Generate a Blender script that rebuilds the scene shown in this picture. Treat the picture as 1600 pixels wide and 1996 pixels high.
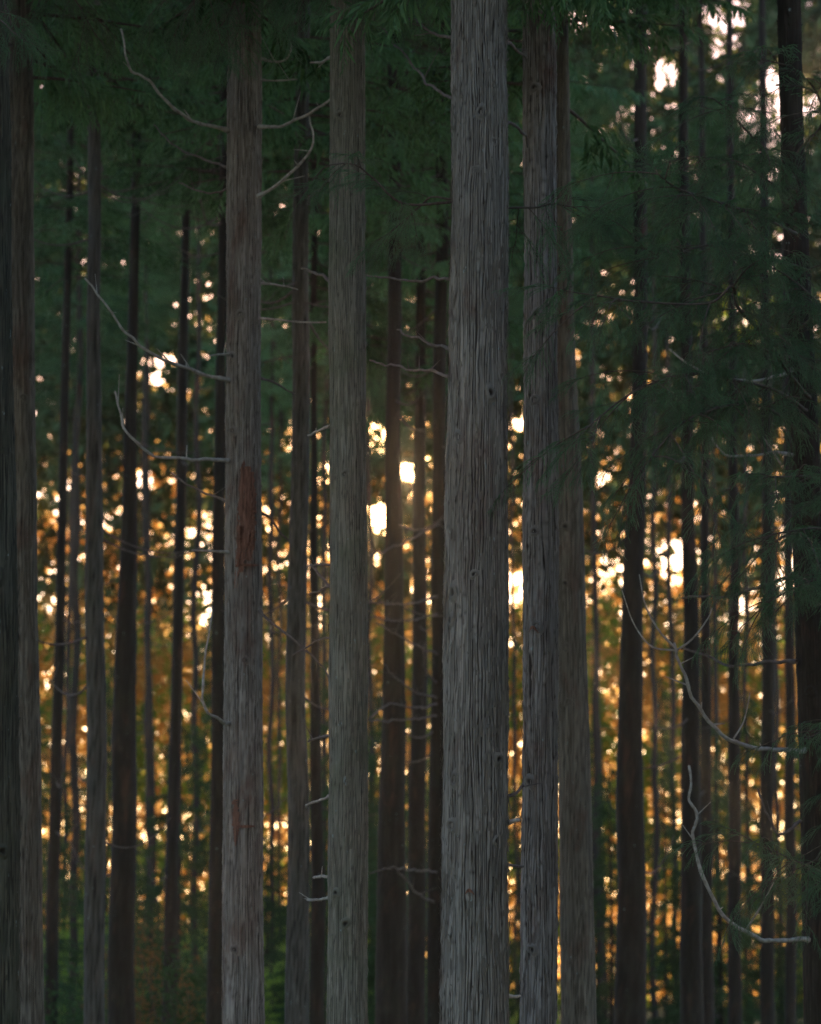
import bpy, math, random
import numpy as np
from mathutils import Vector, Matrix

for o in list(bpy.data.objects):
    bpy.data.objects.remove(o)
SC = bpy.context.scene
COL = SC.collection
R = math.radians

# ------------------------------------------------------------------ camera
CAM_Z, TILT, LENS = 1.6, R(9.0), 85.0
cam_d = bpy.data.cameras.new('camera')
cam = bpy.data.objects.new('camera', cam_d)
COL.objects.link(cam)
cam.location = (0, 0, CAM_Z)
cam.rotation_euler = (R(90) + TILT, 0, 0)
cam_d.sensor_fit = 'VERTICAL'
cam_d.sensor_height = 36.0
cam_d.sensor_width = 36.0
cam_d.lens = LENS
cam_d.clip_start = 0.1
cam_d.clip_end = 5000
cam_d.dof.use_dof = True
cam_d.dof.focus_distance = 15.0
cam_d.dof.aperture_fstop = 2.0
SC.camera = cam

# ------------------------------------------------------------------ sky, sun, exposure
SUN_EL, SUN_AZ = R(10.0), R(-0.05)          # straight ahead of the camera (+Y), low
SUN_DIR = Vector((math.sin(SUN_AZ) * math.cos(SUN_EL), math.cos(SUN_AZ) * math.cos(SUN_EL), math.sin(SUN_EL)))
W = bpy.data.worlds.new('World')
SC.world = W
W.use_nodes = True
nt = W.node_tree
nt.nodes.clear()
sky = nt.nodes.new('ShaderNodeTexSky')
sky.sky_type = 'NISHITA'
sky.sun_disc = False
sky.sun_elevation = SUN_EL
sky.sun_rotation = SUN_AZ
sky.altitude = 200
sky.air_density = 1.0
sky.dust_density = 0.15
sky.ozone_density = 2.0
tc = nt.nodes.new('ShaderNodeTexCoord')
dotn = nt.nodes.new('ShaderNodeVectorMath'); dotn.operation = 'DOT_PRODUCT'
dotn.inputs[1].default_value = SUN_DIR
nt.links.new(tc.outputs['Generated'], dotn.inputs[0])
clampn = nt.nodes.new('ShaderNodeMath'); clampn.operation = 'MAXIMUM'; clampn.inputs[1].default_value = 0.0
nt.links.new(dotn.outputs['Value'], clampn.inputs[0])
prev = sky.outputs[0]
for power, colr in ((30000, (1500, 900, 380)), (1500, (60, 30, 9)), (30, (13.0, 4.2, 0.4)), (250, (9.0, 3.2, 0.4))):   # the hazy aureole round the sun
    pw = nt.nodes.new('ShaderNodeMath'); pw.operation = 'POWER'; pw.inputs[1].default_value = power
    nt.links.new(clampn.outputs[0], pw.inputs[0])
    sc_ = nt.nodes.new('ShaderNodeVectorMath'); sc_.operation = 'SCALE'
    sc_.inputs[0].default_value = colr
    nt.links.new(pw.outputs[0], sc_.inputs['Scale'])
    ad = nt.nodes.new('ShaderNodeVectorMath'); ad.operation = 'ADD'
    nt.links.new(prev, ad.inputs[0]); nt.links.new(sc_.outputs[0], ad.inputs[1])
    prev = ad.outputs[0]
bg = nt.nodes.new('ShaderNodeBackground')
bg.inputs['Strength'].default_value = 0.12
nt.links.new(prev, bg.inputs['Color'])
wo = nt.nodes.new('ShaderNodeOutputWorld')
nt.links.new(bg.outputs[0], wo.inputs['Surface'])

sun_d = bpy.data.lights.new('sun', 'SUN')
sun = bpy.data.objects.new('sun', sun_d)
COL.objects.link(sun)
sun_d.energy = 5.0
sun_d.angle = R(0.5)
sun_d.color = (1.0, 0.72, 0.44)
sun.rotation_euler = (-SUN_DIR).to_track_quat('-Z', 'Y').to_euler()
sun.location = (0, 60, 40)

SC.view_settings.view_transform = 'Standard'
SC.view_settings.look = 'None'
SC.view_settings.exposure = 1.88
SC.view_settings.gamma = 1.0
SC.view_settings.use_curve_mapping = False
try:
    SC.cycles.use_denoising = True
    SC.cycles.use_adaptive_sampling = False
    SC.cycles.denoising_prefilter = 'NONE'
    SC.cycles.max_bounces = 6
    SC.cycles.diffuse_bounces = 3
    SC.cycles.transmission_bounces = 3
    SC.cycles.transparent_max_bounces = 4
    SC.cycles.sample_clamp_direct = 4.0          # keeps rare bright haze samples from speckling the picture
    SC.cycles.sample_clamp_indirect = 1.5
except Exception:
    pass

# ------------------------------------------------------------------ helpers
FPX = LENS / 36.0 * 1996.0
FWD = np.array([0, math.cos(TILT), math.sin(TILT)])
UPV = np.array([0, -math.sin(TILT), math.cos(TILT)])
C0 = np.array([0, 0, CAM_Z])

def P(px, py, D):
    """the point at horizontal distance D that the photograph shows at (px, py)"""
    d = np.array([1.0, 0, 0]) * ((px - 800) / FPX) + UPV * ((998 - py) / FPX) + FWD
    return C0 + d * (D / d[1])

def mpp(p):
    return float(np.dot(np.asarray(p) - C0, FWD)) / FPX      # metres per photo pixel at p

_rs = np.random.RandomState(7)
_perm = np.concatenate([_rs.permutation(256)] * 2)
_grad = _rs.normal(size=(256, 3)); _grad /= np.linalg.norm(_grad, axis=1)[:, None]

def noise(x, y, z):
    x, y, z = np.broadcast_arrays(x, y, z)
    xi, yi, zi = np.floor(x).astype(int), np.floor(y).astype(int), np.floor(z).astype(int)
    xf, yf, zf = x - xi, y - yi, z - zi
    u, v, w = [t * t * t * (t * (t * 6 - 15) + 10) for t in (xf, yf, zf)]
    def g(i, j, k):
        h = _perm[(_perm[(_perm[(xi + i) & 255] + yi + j) & 255] + zi + k) & 255]
        gr = _grad[h]
        return gr[..., 0] * (xf - i) + gr[..., 1] * (yf - j) + gr[..., 2] * (zf - k)
    def lerp(a, b, t): return a + t * (b - a)
    return lerp(lerp(lerp(g(0,0,0), g(1,0,0), u), lerp(g(0,1,0), g(1,1,0), u), v),
                lerp(lerp(g(0,0,1), g(1,0,1), u), lerp(g(0,1,1), g(1,1,1), u), v), w) * 1.6

def mesh_np(name, V, F, smooth=True, attr=None):
    """V (n,3); F (m,k) with k = 3 or 4, or a list of such arrays"""
    me = bpy.data.meshes.new(name)
    Fs = F if isinstance(F, list) else [F]
    Fs = [f for f in Fs if len(f)]
    me.vertices.add(len(V))
    me.vertices.foreach_set('co', np.ascontiguousarray(V, dtype=np.float32).ravel())
    loops = np.concatenate([f.ravel() for f in Fs]).astype(np.int32)
    counts = np.concatenate([np.full(len(f), f.shape[1], dtype=np.int32) for f in Fs])
    starts = np.concatenate([[0], np.cumsum(counts)[:-1]]).astype(np.int32)
    me.loops.add(len(loops)); me.loops.foreach_set('vertex_index', loops)
    me.polygons.add(len(counts)); me.polygons.foreach_set('loop_start', starts)
    me.polygons.foreach_set('use_smooth', np.full(len(counts), bool(smooth)))
    if attr is not None:
        for k, a in attr.items():
            at = me.attributes.new(k, 'FLOAT', 'POINT')
            at.data.foreach_set('value', np.ascontiguousarray(a, dtype=np.float32))
    me.update(calc_edges=True)
    return me

def obj(name, me, mat=None, parent=None, loc=(0, 0, 0)):
    o = bpy.data.objects.new(name, me)
    COL.objects.link(o)
    if mat is not None and len(me.materials) == 0:
        me.materials.append(mat)
    o.location = loc
    if parent is not None:
        o.parent = parent
    return o

def thing(name, label, cat, loc, group=None):
    o = bpy.data.objects.new(name, None)
    COL.objects.link(o)
    o.location = loc
    o.empty_display_size = 0.2
    o['label'] = label; o['category'] = cat
    if group: o['group'] = group
    return o

def smooth_path(pts, n):
    pts = np.asarray(pts, float)
    if len(pts) == 2:
        t = np.linspace(0, 1, n)[:, None]
        return pts[0] * (1 - t) + pts[1] * t
    p = np.vstack([2 * pts[0] - pts[1], pts, 2 * pts[-1] - pts[-2]])
    m = len(pts) - 1
    u = np.linspace(0, m - 1e-6, n)
    i = u.astype(int); f = (u - i)[:, None]
    a, b, c, d = p[i], p[i + 1], p[i + 2], p[i + 3]
    return 0.5 * (2 * b + (c - a) * f + (2 * a - 5 * b + 4 * c - d) * f ** 2 + (3 * b - a - 3 * c + d) * f ** 3)

def tube(path, radii, k=6):
    path = np.asarray(path, float); n = len(path)
    radii = np.broadcast_to(np.asarray(radii, float), (n,))
    tan = np.gradient(path, axis=0)
    tan /= np.maximum(np.linalg.norm(tan, axis=1), 1e-9)[:, None]
    ref = np.array([0.31, 0.22, 0.93]) if abs(tan[:, 2]).mean() < 0.8 else np.array([1.0, 0.2, 0.1])
    a = np.cross(tan, ref); a /= np.linalg.norm(a, axis=1)[:, None]
    b = np.cross(tan, a)
    th = np.linspace(0, 2 * np.pi, k, endpoint=False)
    V = path[:, None] + radii[:, None, None] * (a[:, None] * np.cos(th)[None, :, None] + b[:, None] * np.sin(th)[None, :, None])
    V = V.reshape(-1, 3)
    i, j = np.meshgrid(np.arange(n - 1), np.arange(k), indexing='ij')
    q = np.stack([i * k + j, i * k + (j + 1) % k, (i + 1) * k + (j + 1) % k, (i + 1) * k + j], -1).reshape(-1, 4)
    V = np.vstack([V, path[-1] + tan[-1] * radii[-1]])
    tip = len(V) - 1
    cap = np.array([[(n - 1) * k + j, (n - 1) * k + (j + 1) % k, tip] for j in range(k)])
    return V, q, cap

class MB:
    """collects pieces into one mesh"""
    def __init__(s): s.V, s.F3, s.F4, s.n = [], [], [], 0
    def add(s, V, *Fs):
        for f in Fs:
            if len(f) == 0: continue
            (s.F3 if f.shape[1] == 3 else s.F4).append(f + s.n)
        s.V.append(V); s.n += len(V)
    def tube(s, path, radii, k=6): s.add(*tube(path, radii, k))
    def mesh(s, name, smooth=True):
        F = []
        if s.F4: F.append(np.vstack(s.F4))
        if s.F3: F.append(np.vstack(s.F3))
        return mesh_np(name, np.vstack(s.V), F, smooth)

# ------------------------------------------------------------------ materials
def new_mat(name):
    m = bpy.data.materials.new(name); m.use_nodes = True
    n = m.node_tree; n.nodes.clear()
    out = n.nodes.new('ShaderNodeOutputMaterial')
    return m, n, out

def ramp(n, fac, stops):
    r = n.nodes.new('ShaderNodeValToRGB')
    e = r.color_ramp.elements
    while len(e) < len(stops): e.new(0.5)
    for el, (p, c) in zip(e, stops):
        el.position = p; el.color = (*c, 1) if len(c) == 3 else c
    n.links.new(fac, r.inputs['Fac'])
    return r.outputs['Color']

def mixc(n, fac, a, b, mode='MIX'):
    m = n.nodes.new('ShaderNodeMix'); m.data_type = 'RGBA'; m.blend_type = mode
    for s, v in ((m.inputs['Factor'], fac), (m.inputs['A'], a), (m.inputs['B'], b)) if False else ((m.inputs[0], fac), (m.inputs[6], a), (m.inputs[7], b)):
        if hasattr(v, 'is_linked') or hasattr(v, 'links'): n.links.new(v, s)
        else: s.default_value = v if isinstance(v, float) else (*v, 1)
    return m.outputs[2]

def noise_tex(n, vec, scale, detail=4, rough=0.55, dist=0.0):
    t = n.nodes.new('ShaderNodeTexNoise')
    t.inputs['Scale'].default_value = scale; t.inputs['Detail'].default_value = detail
    t.inputs['Roughness'].default_value = rough; t.inputs['Distortion'].default_value = dist
    n.links.new(vec, t.inputs['Vector'])
    return t.outputs['Fac']

def mapping(n, scale):
    c = n.nodes.new('ShaderNodeTexCoord')
    m = n.nodes.new('ShaderNodeMapping'); m.inputs['Scale'].default_value = scale
    n.links.new(c.outputs['Object'], m.inputs['Vector'])
    return m.outputs['Vector']

def bark_mat(name, plate, plate2, inner, moss, moss_amt=0.5, lichen_amt=0.5, red_amt=0.3, bump=0.5):
    m, n, out = new_mat(name)
    stretched = mapping(n, (1, 1, 0.07))
    medium = mapping(n, (1, 1, 0.35))
    plain = mapping(n, (1, 1, 1))
    pa = n.nodes.new('ShaderNodeAttribute'); pa.attribute_name = 'plate'
    pm = n.nodes.new('ShaderNodeMath'); pm.operation = 'MULTIPLY_ADD'; pm.inputs[1].default_value = 0.65
    n.links.new(pa.outputs['Fac'], pm.inputs[0])
    pn = n.nodes.new('ShaderNodeMath'); pn.operation = 'MULTIPLY'; pn.inputs[1].default_value = 0.36
    n.links.new(noise_tex(n, stretched, 120, 5, 0.6), pn.inputs[0]); n.links.new(pn.outputs[0], pm.inputs[2])
    c = ramp(n, pm.outputs[0], [(0.25, plate2), (0.52, plate), (0.8, tuple(min(1, x * 1.5) for x in plate))])
    big = noise_tex(n, medium, 2.2, 4, 0.6)
    c = mixc(n, ramp(n, big, [(0.35, (0, 0, 0)), (0.7, (0.7,) * 3)]), c, plate2)
    redf = ramp(n, noise_tex(n, medium, 3.1, 5, 0.65, 0.4), [(0.62 - 0.12 * red_amt, (0, 0, 0)), (0.74 - 0.1 * red_amt, (0.75 * min(1, red_amt * 2),) * 3)])
    c = mixc(n, redf, c, (0.125, 0.05, 0.034))
    mf = ramp(n, noise_tex(n, plain, 2.6, 6, 0.7), [(0.56 - 0.1 * moss_amt, (0, 0, 0)), (0.75, (0.8 * moss_amt,) * 3)])
    c = mixc(n, mf, c, moss)
    lf = ramp(n, noise_tex(n, mapping(n, (1, 1, 0.45)), 26, 3, 0.6), [(0.71 - 0.04 * lichen_amt, (0, 0, 0)), (0.76 - 0.03 * lichen_amt, (0.75,) * 3)])
    c = mixc(n, lf, c, (0.30, 0.36, 0.36))
    at = n.nodes.new('ShaderNodeAttribute'); at.attribute_name = 'fissure'
    c = mixc(n, at.outputs['Fac'], c, inner)
    bs = n.nodes.new('ShaderNodeBsdfPrincipled')
    n.links.new(c, bs.inputs['Base Color'])
    bs.inputs['Roughness'].default_value = 0.88
    bs.inputs['Specular IOR Level'].default_value = 0.25
    bp = n.nodes.new('ShaderNodeBump'); bp.inputs['Strength'].default_value = bump; bp.inputs['Distance'].default_value = 0.006
    h = n.nodes.new('ShaderNodeMath'); h.operation = 'ADD'
    n.links.new(noise_tex(n, stretched, 90, 5, 0.6), h.inputs[0])
    n.links.new(noise_tex(n, medium, 60, 4, 0.6), h.inputs[1])
    n.links.new(h.outputs[0], bp.inputs['Height'])
    n.links.new(bp.outputs[0], bs.inputs['Normal'])
    n.links.new(bs.outputs[0], out.inputs['Surface'])
    return m

def wood_mat(name, c1, c2, scale=30, zs=1.0):
    m, n, out = new_mat(name)
    v = mapping(n, (1, 1, zs))
    c = ramp(n, noise_tex(n, v, scale, 4), [(0.35, c1), (0.65, c2)])
    bs = n.nodes.new('ShaderNodeBsdfPrincipled')
    n.links.new(c, bs.inputs['Base Color']); bs.inputs['Roughness'].default_value = 0.85
    bs.inputs['Specular IOR Level'].default_value = 0.2
    n.links.new(bs.outputs[0], out.inputs['Surface'])
    return m

def leaf_mat(name, c_dark, c_light, trans_col, trans=0.4, rough=0.6, nscale=1.3, tmix=0.5, stops=(0.25, 0.8), spec=0.08):
    m, n, out = new_mat(name)
    g = n.nodes.new('ShaderNodeNewGeometry')
    v = mapping(n, (1, 1, 1))
    mixf = n.nodes.new('ShaderNodeMath'); mixf.operation = 'MULTIPLY_ADD'
    n.links.new(noise_tex(n, v, nscale, 3), mixf.inputs[0]); mixf.inputs[1].default_value = 0.7
    sc = n.nodes.new('ShaderNodeMath'); sc.operation = 'MULTIPLY'; sc.inputs[1].default_value = 0.5
    n.links.new(g.outputs['Random Per Island'], sc.inputs[0])
    oi = n.nodes.new('ShaderNodeObjectInfo')
    s2 = n.nodes.new('ShaderNodeMath'); s2.operation = 'MULTIPLY_ADD'; s2.inputs[1].default_value = 0.45; s2.inputs[2].default_value = -0.25
    n.links.new(oi.outputs['Random'], s2.inputs[0])
    s3 = n.nodes.new('ShaderNodeMath'); s3.operation = 'ADD'
    n.links.new(sc.outputs[0], s3.inputs[0]); n.links.new(s2.outputs[0], s3.inputs[1])
    n.links.new(s3.outputs[0], mixf.inputs[2])
    c = ramp(n, mixf.outputs[0], [(stops[0], c_dark), (stops[1], c_light)])
    tcol = mixc(n, tmix, c, trans_col)
    bs = n.nodes.new('ShaderNodeBsdfPrincipled')
    n.links.new(c, bs.inputs['Base Color']); bs.inputs['Roughness'].default_value = rough
    bs.inputs['Specular IOR Level'].default_value = spec
    tr = n.nodes.new('ShaderNodeBsdfTranslucent')
    n.links.new(tcol, tr.inputs['Color'])
    mx = n.nodes.new('ShaderNodeMixShader'); mx.inputs[0].default_value = trans
    n.links.new(bs.outputs[0], mx.inputs[1]); n.links.new(tr.outputs[0], mx.inputs[2])
    n.links.new(mx.outputs[0], out.inputs['Surface'])
    return m

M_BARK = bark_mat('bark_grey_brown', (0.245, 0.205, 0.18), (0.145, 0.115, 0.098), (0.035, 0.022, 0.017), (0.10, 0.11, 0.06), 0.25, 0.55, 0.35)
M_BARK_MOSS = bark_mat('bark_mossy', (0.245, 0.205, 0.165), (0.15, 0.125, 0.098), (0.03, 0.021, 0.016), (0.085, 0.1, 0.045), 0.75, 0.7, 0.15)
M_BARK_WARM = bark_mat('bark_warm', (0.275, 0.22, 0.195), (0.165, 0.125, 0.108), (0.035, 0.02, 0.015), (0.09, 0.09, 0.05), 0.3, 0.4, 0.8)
M_BARK_SHADED = bark_mat('bark_shaded', (0.042, 0.030, 0.024), (0.026, 0.018, 0.014), (0.03, 0.018, 0.014), (0.06, 0.07, 0.035), 0.4, 0.3, 0.5)  # bark tone lowered so the second row's shade sits in the colour
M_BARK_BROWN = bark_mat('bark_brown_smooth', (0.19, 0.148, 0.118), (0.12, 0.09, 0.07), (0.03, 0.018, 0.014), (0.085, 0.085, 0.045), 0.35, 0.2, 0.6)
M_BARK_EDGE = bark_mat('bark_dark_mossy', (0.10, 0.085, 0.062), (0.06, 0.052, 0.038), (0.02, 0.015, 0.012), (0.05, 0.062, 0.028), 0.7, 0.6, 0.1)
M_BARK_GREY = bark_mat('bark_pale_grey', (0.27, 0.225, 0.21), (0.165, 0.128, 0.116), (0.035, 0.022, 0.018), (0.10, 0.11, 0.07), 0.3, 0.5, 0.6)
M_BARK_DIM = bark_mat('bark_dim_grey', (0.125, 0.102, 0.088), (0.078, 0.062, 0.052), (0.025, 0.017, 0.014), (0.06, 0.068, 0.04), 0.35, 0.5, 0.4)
M_STRIP = wood_mat('peeled_inner_bark', (0.10, 0.04, 0.028), (0.26, 0.115, 0.08), 90, 0.08)
M_DEAD = wood_mat('weathered_dead_wood', (0.26, 0.215, 0.19), (0.46, 0.41, 0.38), 25)
M_DEAD_DARK = wood_mat('dark_dead_wood', (0.10, 0.072, 0.066), (0.17, 0.13, 0.125), 25)
M_TWIG = wood_mat('live_branch_bark', (0.07, 0.05, 0.04), (0.13, 0.09, 0.075), 35)
M_NEEDLE = leaf_mat('cedar_needles', (0.04, 0.10, 0.055), (0.12, 0.26, 0.115), (0.12, 0.25, 0.06), 0.22, rough=0.42, spec=0.35)
M_CROWN = leaf_mat('crown_needles_lit_shaded', (0.012, 0.034, 0.02), (0.13, 0.24, 0.12), (0.13, 0.25, 0.04), 0.35, stops=(0.3, 0.72))  # lit and shaded clumps of the canopy painted as light and dark green
M_FARLEAF = leaf_mat('far_sunlit_leaves', (0.07, 0.12, 0.03), (0.22, 0.19, 0.06), (1.0, 0.66, 0.25), 0.78, tmix=0.84)
M_UNDERSTORY_SHADED = leaf_mat('shaded_understory_leaves', (0.010, 0.028, 0.016), (0.045, 0.095, 0.045), (0.16, 0.24, 0.04), 0.35)  # crown green darkened: silhouette shade is put into this colour
M_FARCONIFER = leaf_mat('far_conifer_lit_shaded', (0.012, 0.032, 0.02), (0.07, 0.13, 0.06), (0.22, 0.22, 0.04), 0.4, nscale=0.33, stops=(0.32, 0.62))  # broad light and dark patches paint lit and shaded boughs into the colour
M_GREENLEAF = leaf_mat('fresh_green_leaves', (0.06, 0.12, 0.02), (0.14, 0.20, 0.04), (0.55, 0.75, 0.10), 0.65)
M_RUSTLEAF = leaf_mat('rusty_shrub_leaves', (0.08, 0.05, 0.022), (0.16, 0.085, 0.03), (0.55, 0.24, 0.06), 0.5)

# ------------------------------------------------------------------ ground
def zg(x, y):
    x = np.asarray(x, float); y = np.asarray(y, float)
    fall = -0.075 * np.clip(y - 8, 0, 32)
    rise = np.clip((y - 42) / 34, 0, 1); rise = rise * rise * (3 - 2 * rise)
    side = 1 / (1 + np.exp((x - 1.0) / 1.6))
    z = fall + rise * (2.4 * side + 0.2)
    return z + 0.10 * noise(x * 0.35, y * 0.35, 0 * x) + 0.03 * noise(x * 1.7, y * 1.7, 0 * x + 3)

ys = np.concatenate([np.linspace(-40, 5, 20), np.linspace(6, 110, 170), np.geomspace(115, 2500, 24)])
xs = np.concatenate([-np.geomspace(1500, 24, 22), np.linspace(-22, 22, 110), np.geomspace(24, 1500, 22)])
gx, gy = np.meshgrid(xs, ys)
gz = zg(gx, gy)
V = np.stack([gx, gy, gz], -1).reshape(-1, 3)
nx, ny = len(xs), len(ys)
i, j = np.meshgrid(np.arange(ny - 1), np.arange(nx - 1), indexing='ij')
F = np.stack([i * nx + j, i * nx + j + 1, (i + 1) * nx + j + 1, (i + 1) * nx + j], -1).reshape(-1, 4)
mg, n, out = new_mat('forest_floor')
v = mapping(n, (1, 1, 1))
c = ramp(n, noise_tex(n, v, 0.5, 6, 0.65), [(0.35, (0.055, 0.04, 0.022)), (0.5, (0.05, 0.055, 0.022)), (0.65, (0.055, 0.085, 0.025))])
c = mixc(n, ramp(n, noise_tex(n, v, 9, 5, 0.7), [(0.4, (0, 0, 0)), (0.7, (0.6,) * 3)]), c, (0.10, 0.065, 0.035))
bs = n.nodes.new('ShaderNodeBsdfPrincipled'); n.links.new(c, bs.inputs['Base Color']); bs.inputs['Roughness'].default_value = 0.95
bs.inputs['Specular IOR Level'].default_value = 0.1
bp = n.nodes.new('ShaderNodeBump'); bp.inputs['Strength'].default_value = 0.6; bp.inputs['Distance'].default_value = 0.05
n.links.new(noise_tex(n, v, 14, 6, 0.7), bp.inputs['Height']); n.links.new(bp.outputs[0], bs.inputs['Normal'])
n.links.new(bs.outputs[0], out.inputs['Surface'])
ground = obj('ground', mesh_np('ground', V, F), mg)
ground['kind'] = 'structure'

# ------------------------------------------------------------------ trunks
class Axis: pass

def make_axis(ctrl, D, ztop):
    """ctrl: (py, x_left, x_right) edges of the trunk as measured at distance D"""
    zs, xs_, rs = [], [], []
    for py, xl, xr in ctrl:
        p = P((xl + xr) / 2, py, D)
        zs.append(p[2]); xs_.append(p[0]); rs.append((xr - xl) / 2 * mpp(p))
    o = np.argsort(zs)
    a = Axis(); a.z = np.array(zs)[o]; a.x = np.array(xs_)[o]; a.r = np.array(rs)[o]; a.D = D
    lo, hi = a.z[0], a.z[-1]
    kx = (a.x[-1] - a.x[0]) / max(hi - lo, 1e-3); kr = (a.r[-1] - a.r[0]) / max(hi - lo, 1e-3)
    a.zlo, a.zhi = lo, hi
    zb = float(zg(a.x[0], D)) - 0.15
    zb = min(zb, lo - 0.2)
    a.base = np.array([a.x[0] + kx * (zb + 0.15 - lo), D, zb + 0.15]); a.zb = zb; a.ztop = max(ztop, hi + 1)
    a.z = np.concatenate([[zb], a.z, [a.ztop]])
    a.x = np.concatenate([[a.x[0] + kx * (zb - lo)], a.x, [a.x[-1] + kx * 0.6 * (a.ztop - hi)]])
    a.r = np.concatenate([[a.r[0] + min(0.0, kr) * (zb - lo) * 0.7], a.r, [0.035]])
    return a

def ax_at(a, z):
    """smooth centre line and radius at heights z"""
    z = np.asarray(z, float)
    x = 0; r = 0
    for d, w in ((-0.45, .2), (-.2, .2), (0, .2), (.2, .2), (.45, .2)):
        x = x + w * np.interp(z + d, a.z, a.x); r = r + w * np.interp(z + d, a.z, a.r)
    return x, r

def trunk_mesh(a, nth, dz, seed, amp, fine=True, freq=1.0, wob=0.0):
    zlo, zhi = a.zlo - 0.3, a.zhi + 0.3
    zs = np.concatenate([np.linspace(a.zb, zlo, 8)[:-1], np.arange(zlo, zhi, dz), np.linspace(zhi, a.ztop, 10)])
    th = np.linspace(0, 2 * np.pi, nth, endpoint=False)
    TH, Z = np.meshgrid(th, zs)
    cx, rr = ax_at(a, zs)
    cx = cx + wob * noise(zs * 0.5, 0 * zs + seed * 3.1, 0 * zs) - a.base[0]
    cy = wob * noise(zs * 0.5, 0 * zs + seed * 5.7, 0 * zs + 9)
    R_ = np.repeat(rr[:, None], nth, 1)
    flare = 0.5 * np.exp(-np.clip(zs - a.zb, 0, None) / 0.35)
    R_ = R_ * (1 + flare[:, None] * (0.6 + 0.4 * np.cos(TH * 5 + seed)))
    ca, sa = np.cos(TH), np.sin(TH)
    rb = max(float(np.mean(rr[8:-10])), 0.05)
    R_ = R_ + rb * 0.075 * noise(ca * 1.2 + seed * 11, sa * 1.2, Z * 0.9) + rb * 0.03 * noise(ca * 3 + seed * 7, sa * 3, Z * 3.1)
    fis = np.zeros_like(R_); plate = np.full_like(R_, 0.5)
    if fine:
        N = max(8, int(round(2 * np.pi * rb / (0.0165 / freq))))
        w1 = 0.9 * noise(ca * 2.5 + seed, sa * 2.5, Z * 1.1) + 0.42 * noise(ca * 5 + seed * 3, sa * 5, Z * 3.6) + 0.16 * noise(ca * 11 + seed, sa * 11, Z * 11)
        u = TH / (2 * np.pi) * N + w1 * 1.15
        cell = np.floor(u); fr = u - cell
        ci = np.mod(cell, N).astype(int)
        rh = np.random.RandomState(seed + 17)
        wid = rh.uniform(0.13, 0.30, N); off = rh.uniform(0, 1, N); leng = rh.uniform(0.07, 0.28, N)
        seg = Z / leng[ci] + off[ci] * 9
        sg = np.floor(seg).astype(int); sf = seg - sg
        hsh = _perm[(_perm[(ci * 7 + seed) & 255] + sg) & 255] / 255.0
        d = np.minimum(fr, 1 - fr)
        near = np.where(fr < 0.5, ci, np.mod(ci + 1, N))
        g1 = np.clip(1.15 - d / wid[near], 0, 1)
        br = np.clip(1 - np.abs(noise(near * 3.7 + 0.5, 0 * Z + seed, Z * 3.2)) * 0 - np.clip(noise(near * 5.3 + 0.5, 0 * Z + seed * 2.3, Z * 2.4) * 2.2, 0, 0.85), 0, 1)
        g2 = np.clip(1 - np.minimum(sf, 1 - sf) * leng[ci] / 0.008, 0, 1) * (hsh > 0.35)
        fib = noise(ca * N * 0.55 + seed, sa * N * 0.55, Z * 6)
        curl = np.clip(1 - sf * leng[ci] / 0.05, 0, 1) * (hsh > 0.4)
        R_ = R_ - amp * g1 * br - amp * 0.45 * g2 + amp * 0.7 * (hsh - 0.5) + amp * 0.22 * fib + amp * 0.8 * curl - amp * 0.25 * (2 * fr - 1) ** 2
        fis = np.clip(g1 * br * 1.1 + 0.5 * g2, 0, 1)
        plate = 0.6 * hsh + 0.4 * (0.5 + fib)
    V = np.stack([cx[:, None] + R_ * ca, cy[:, None] + R_ * sa, Z - a.base[2]], -1).reshape(-1, 3)
    m = len(zs)
    i, j = np.meshgrid(np.arange(m - 1), np.arange(nth), indexing='ij')
    q = np.stack([i * nth + j, i * nth + (j + 1) % nth, (i + 1) * nth + (j + 1) % nth, (i + 1) * nth + j], -1).reshape(-1, 4)
    return mesh_np('trunk', V, q, True, {'fissure': fis.ravel(), 'plate': np.clip(plate, 0, 1).ravel()})

def surf(a, th, z, out=0.0):
    x, r = ax_at(a, z)
    return np.array([float(x) + (float(r) + out) * math.cos(th), a.D + (float(r) + out) * math.sin(th), float(z)]) - a.base

def px_to_surf(a, px, py):
    """angle and height where the photo pixel meets the front of the trunk"""
    p = P(px, py, a.D)
    x, r = ax_at(a, p[2])
    u = max(-0.97, min(0.97, (p[0] - float(x)) / float(r)))
    return -math.acos(u), float(p[2])          # front side: negative y

def flake_mesh(a, count, rs, lift=(0.004, 0.020), zr=None):
    mb = MB()
    zlo, zhi = zr or (a.zlo, a.zhi)
    for _ in range(count):
        th = rs.uniform(-math.pi * 1.05, 0.05 * math.pi); z = rs.uniform(zlo, zhi)
        if rs.rand() < 0.5: th = rs.choice([-math.pi, 0]) + rs.normal(0, 0.16)
        L = rs.uniform(0.025, 0.13); w = rs.uniform(0.003, 0.009)
        x, r = ax_at(a, z); r = float(r)
        up = rs.rand() < 0.4
        lf = rs.uniform(*lift)
        prof = np.array([0.0, 0.15, 0.45, 1.0]) * lf - 0.002 + 0.001
        if up: prof = prof[::-1]
        tw = rs.normal(0, 0.02)
        rows = []
        for k in range(4):
            zz = z - L / 2 + L * k / 3
            ww = w * (1.0, 1.15, 0.95, 0.45)[k] if not up else w * (0.45, 0.95, 1.15, 1.0)[k]
            for s in (-1, 1):
                rows.append(surf(a, th + (s * ww + tw * k * 0.1) / r, zz, prof[k] + 0.001 * s))
        V = np.array(rows)
        q = np.array([[2 * k, 2 * k + 1, 2 * k + 3, 2 * k + 2] for k in range(3)])
        mb.add(V, q)
    return mb.mesh('bark_flakes')

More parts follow.
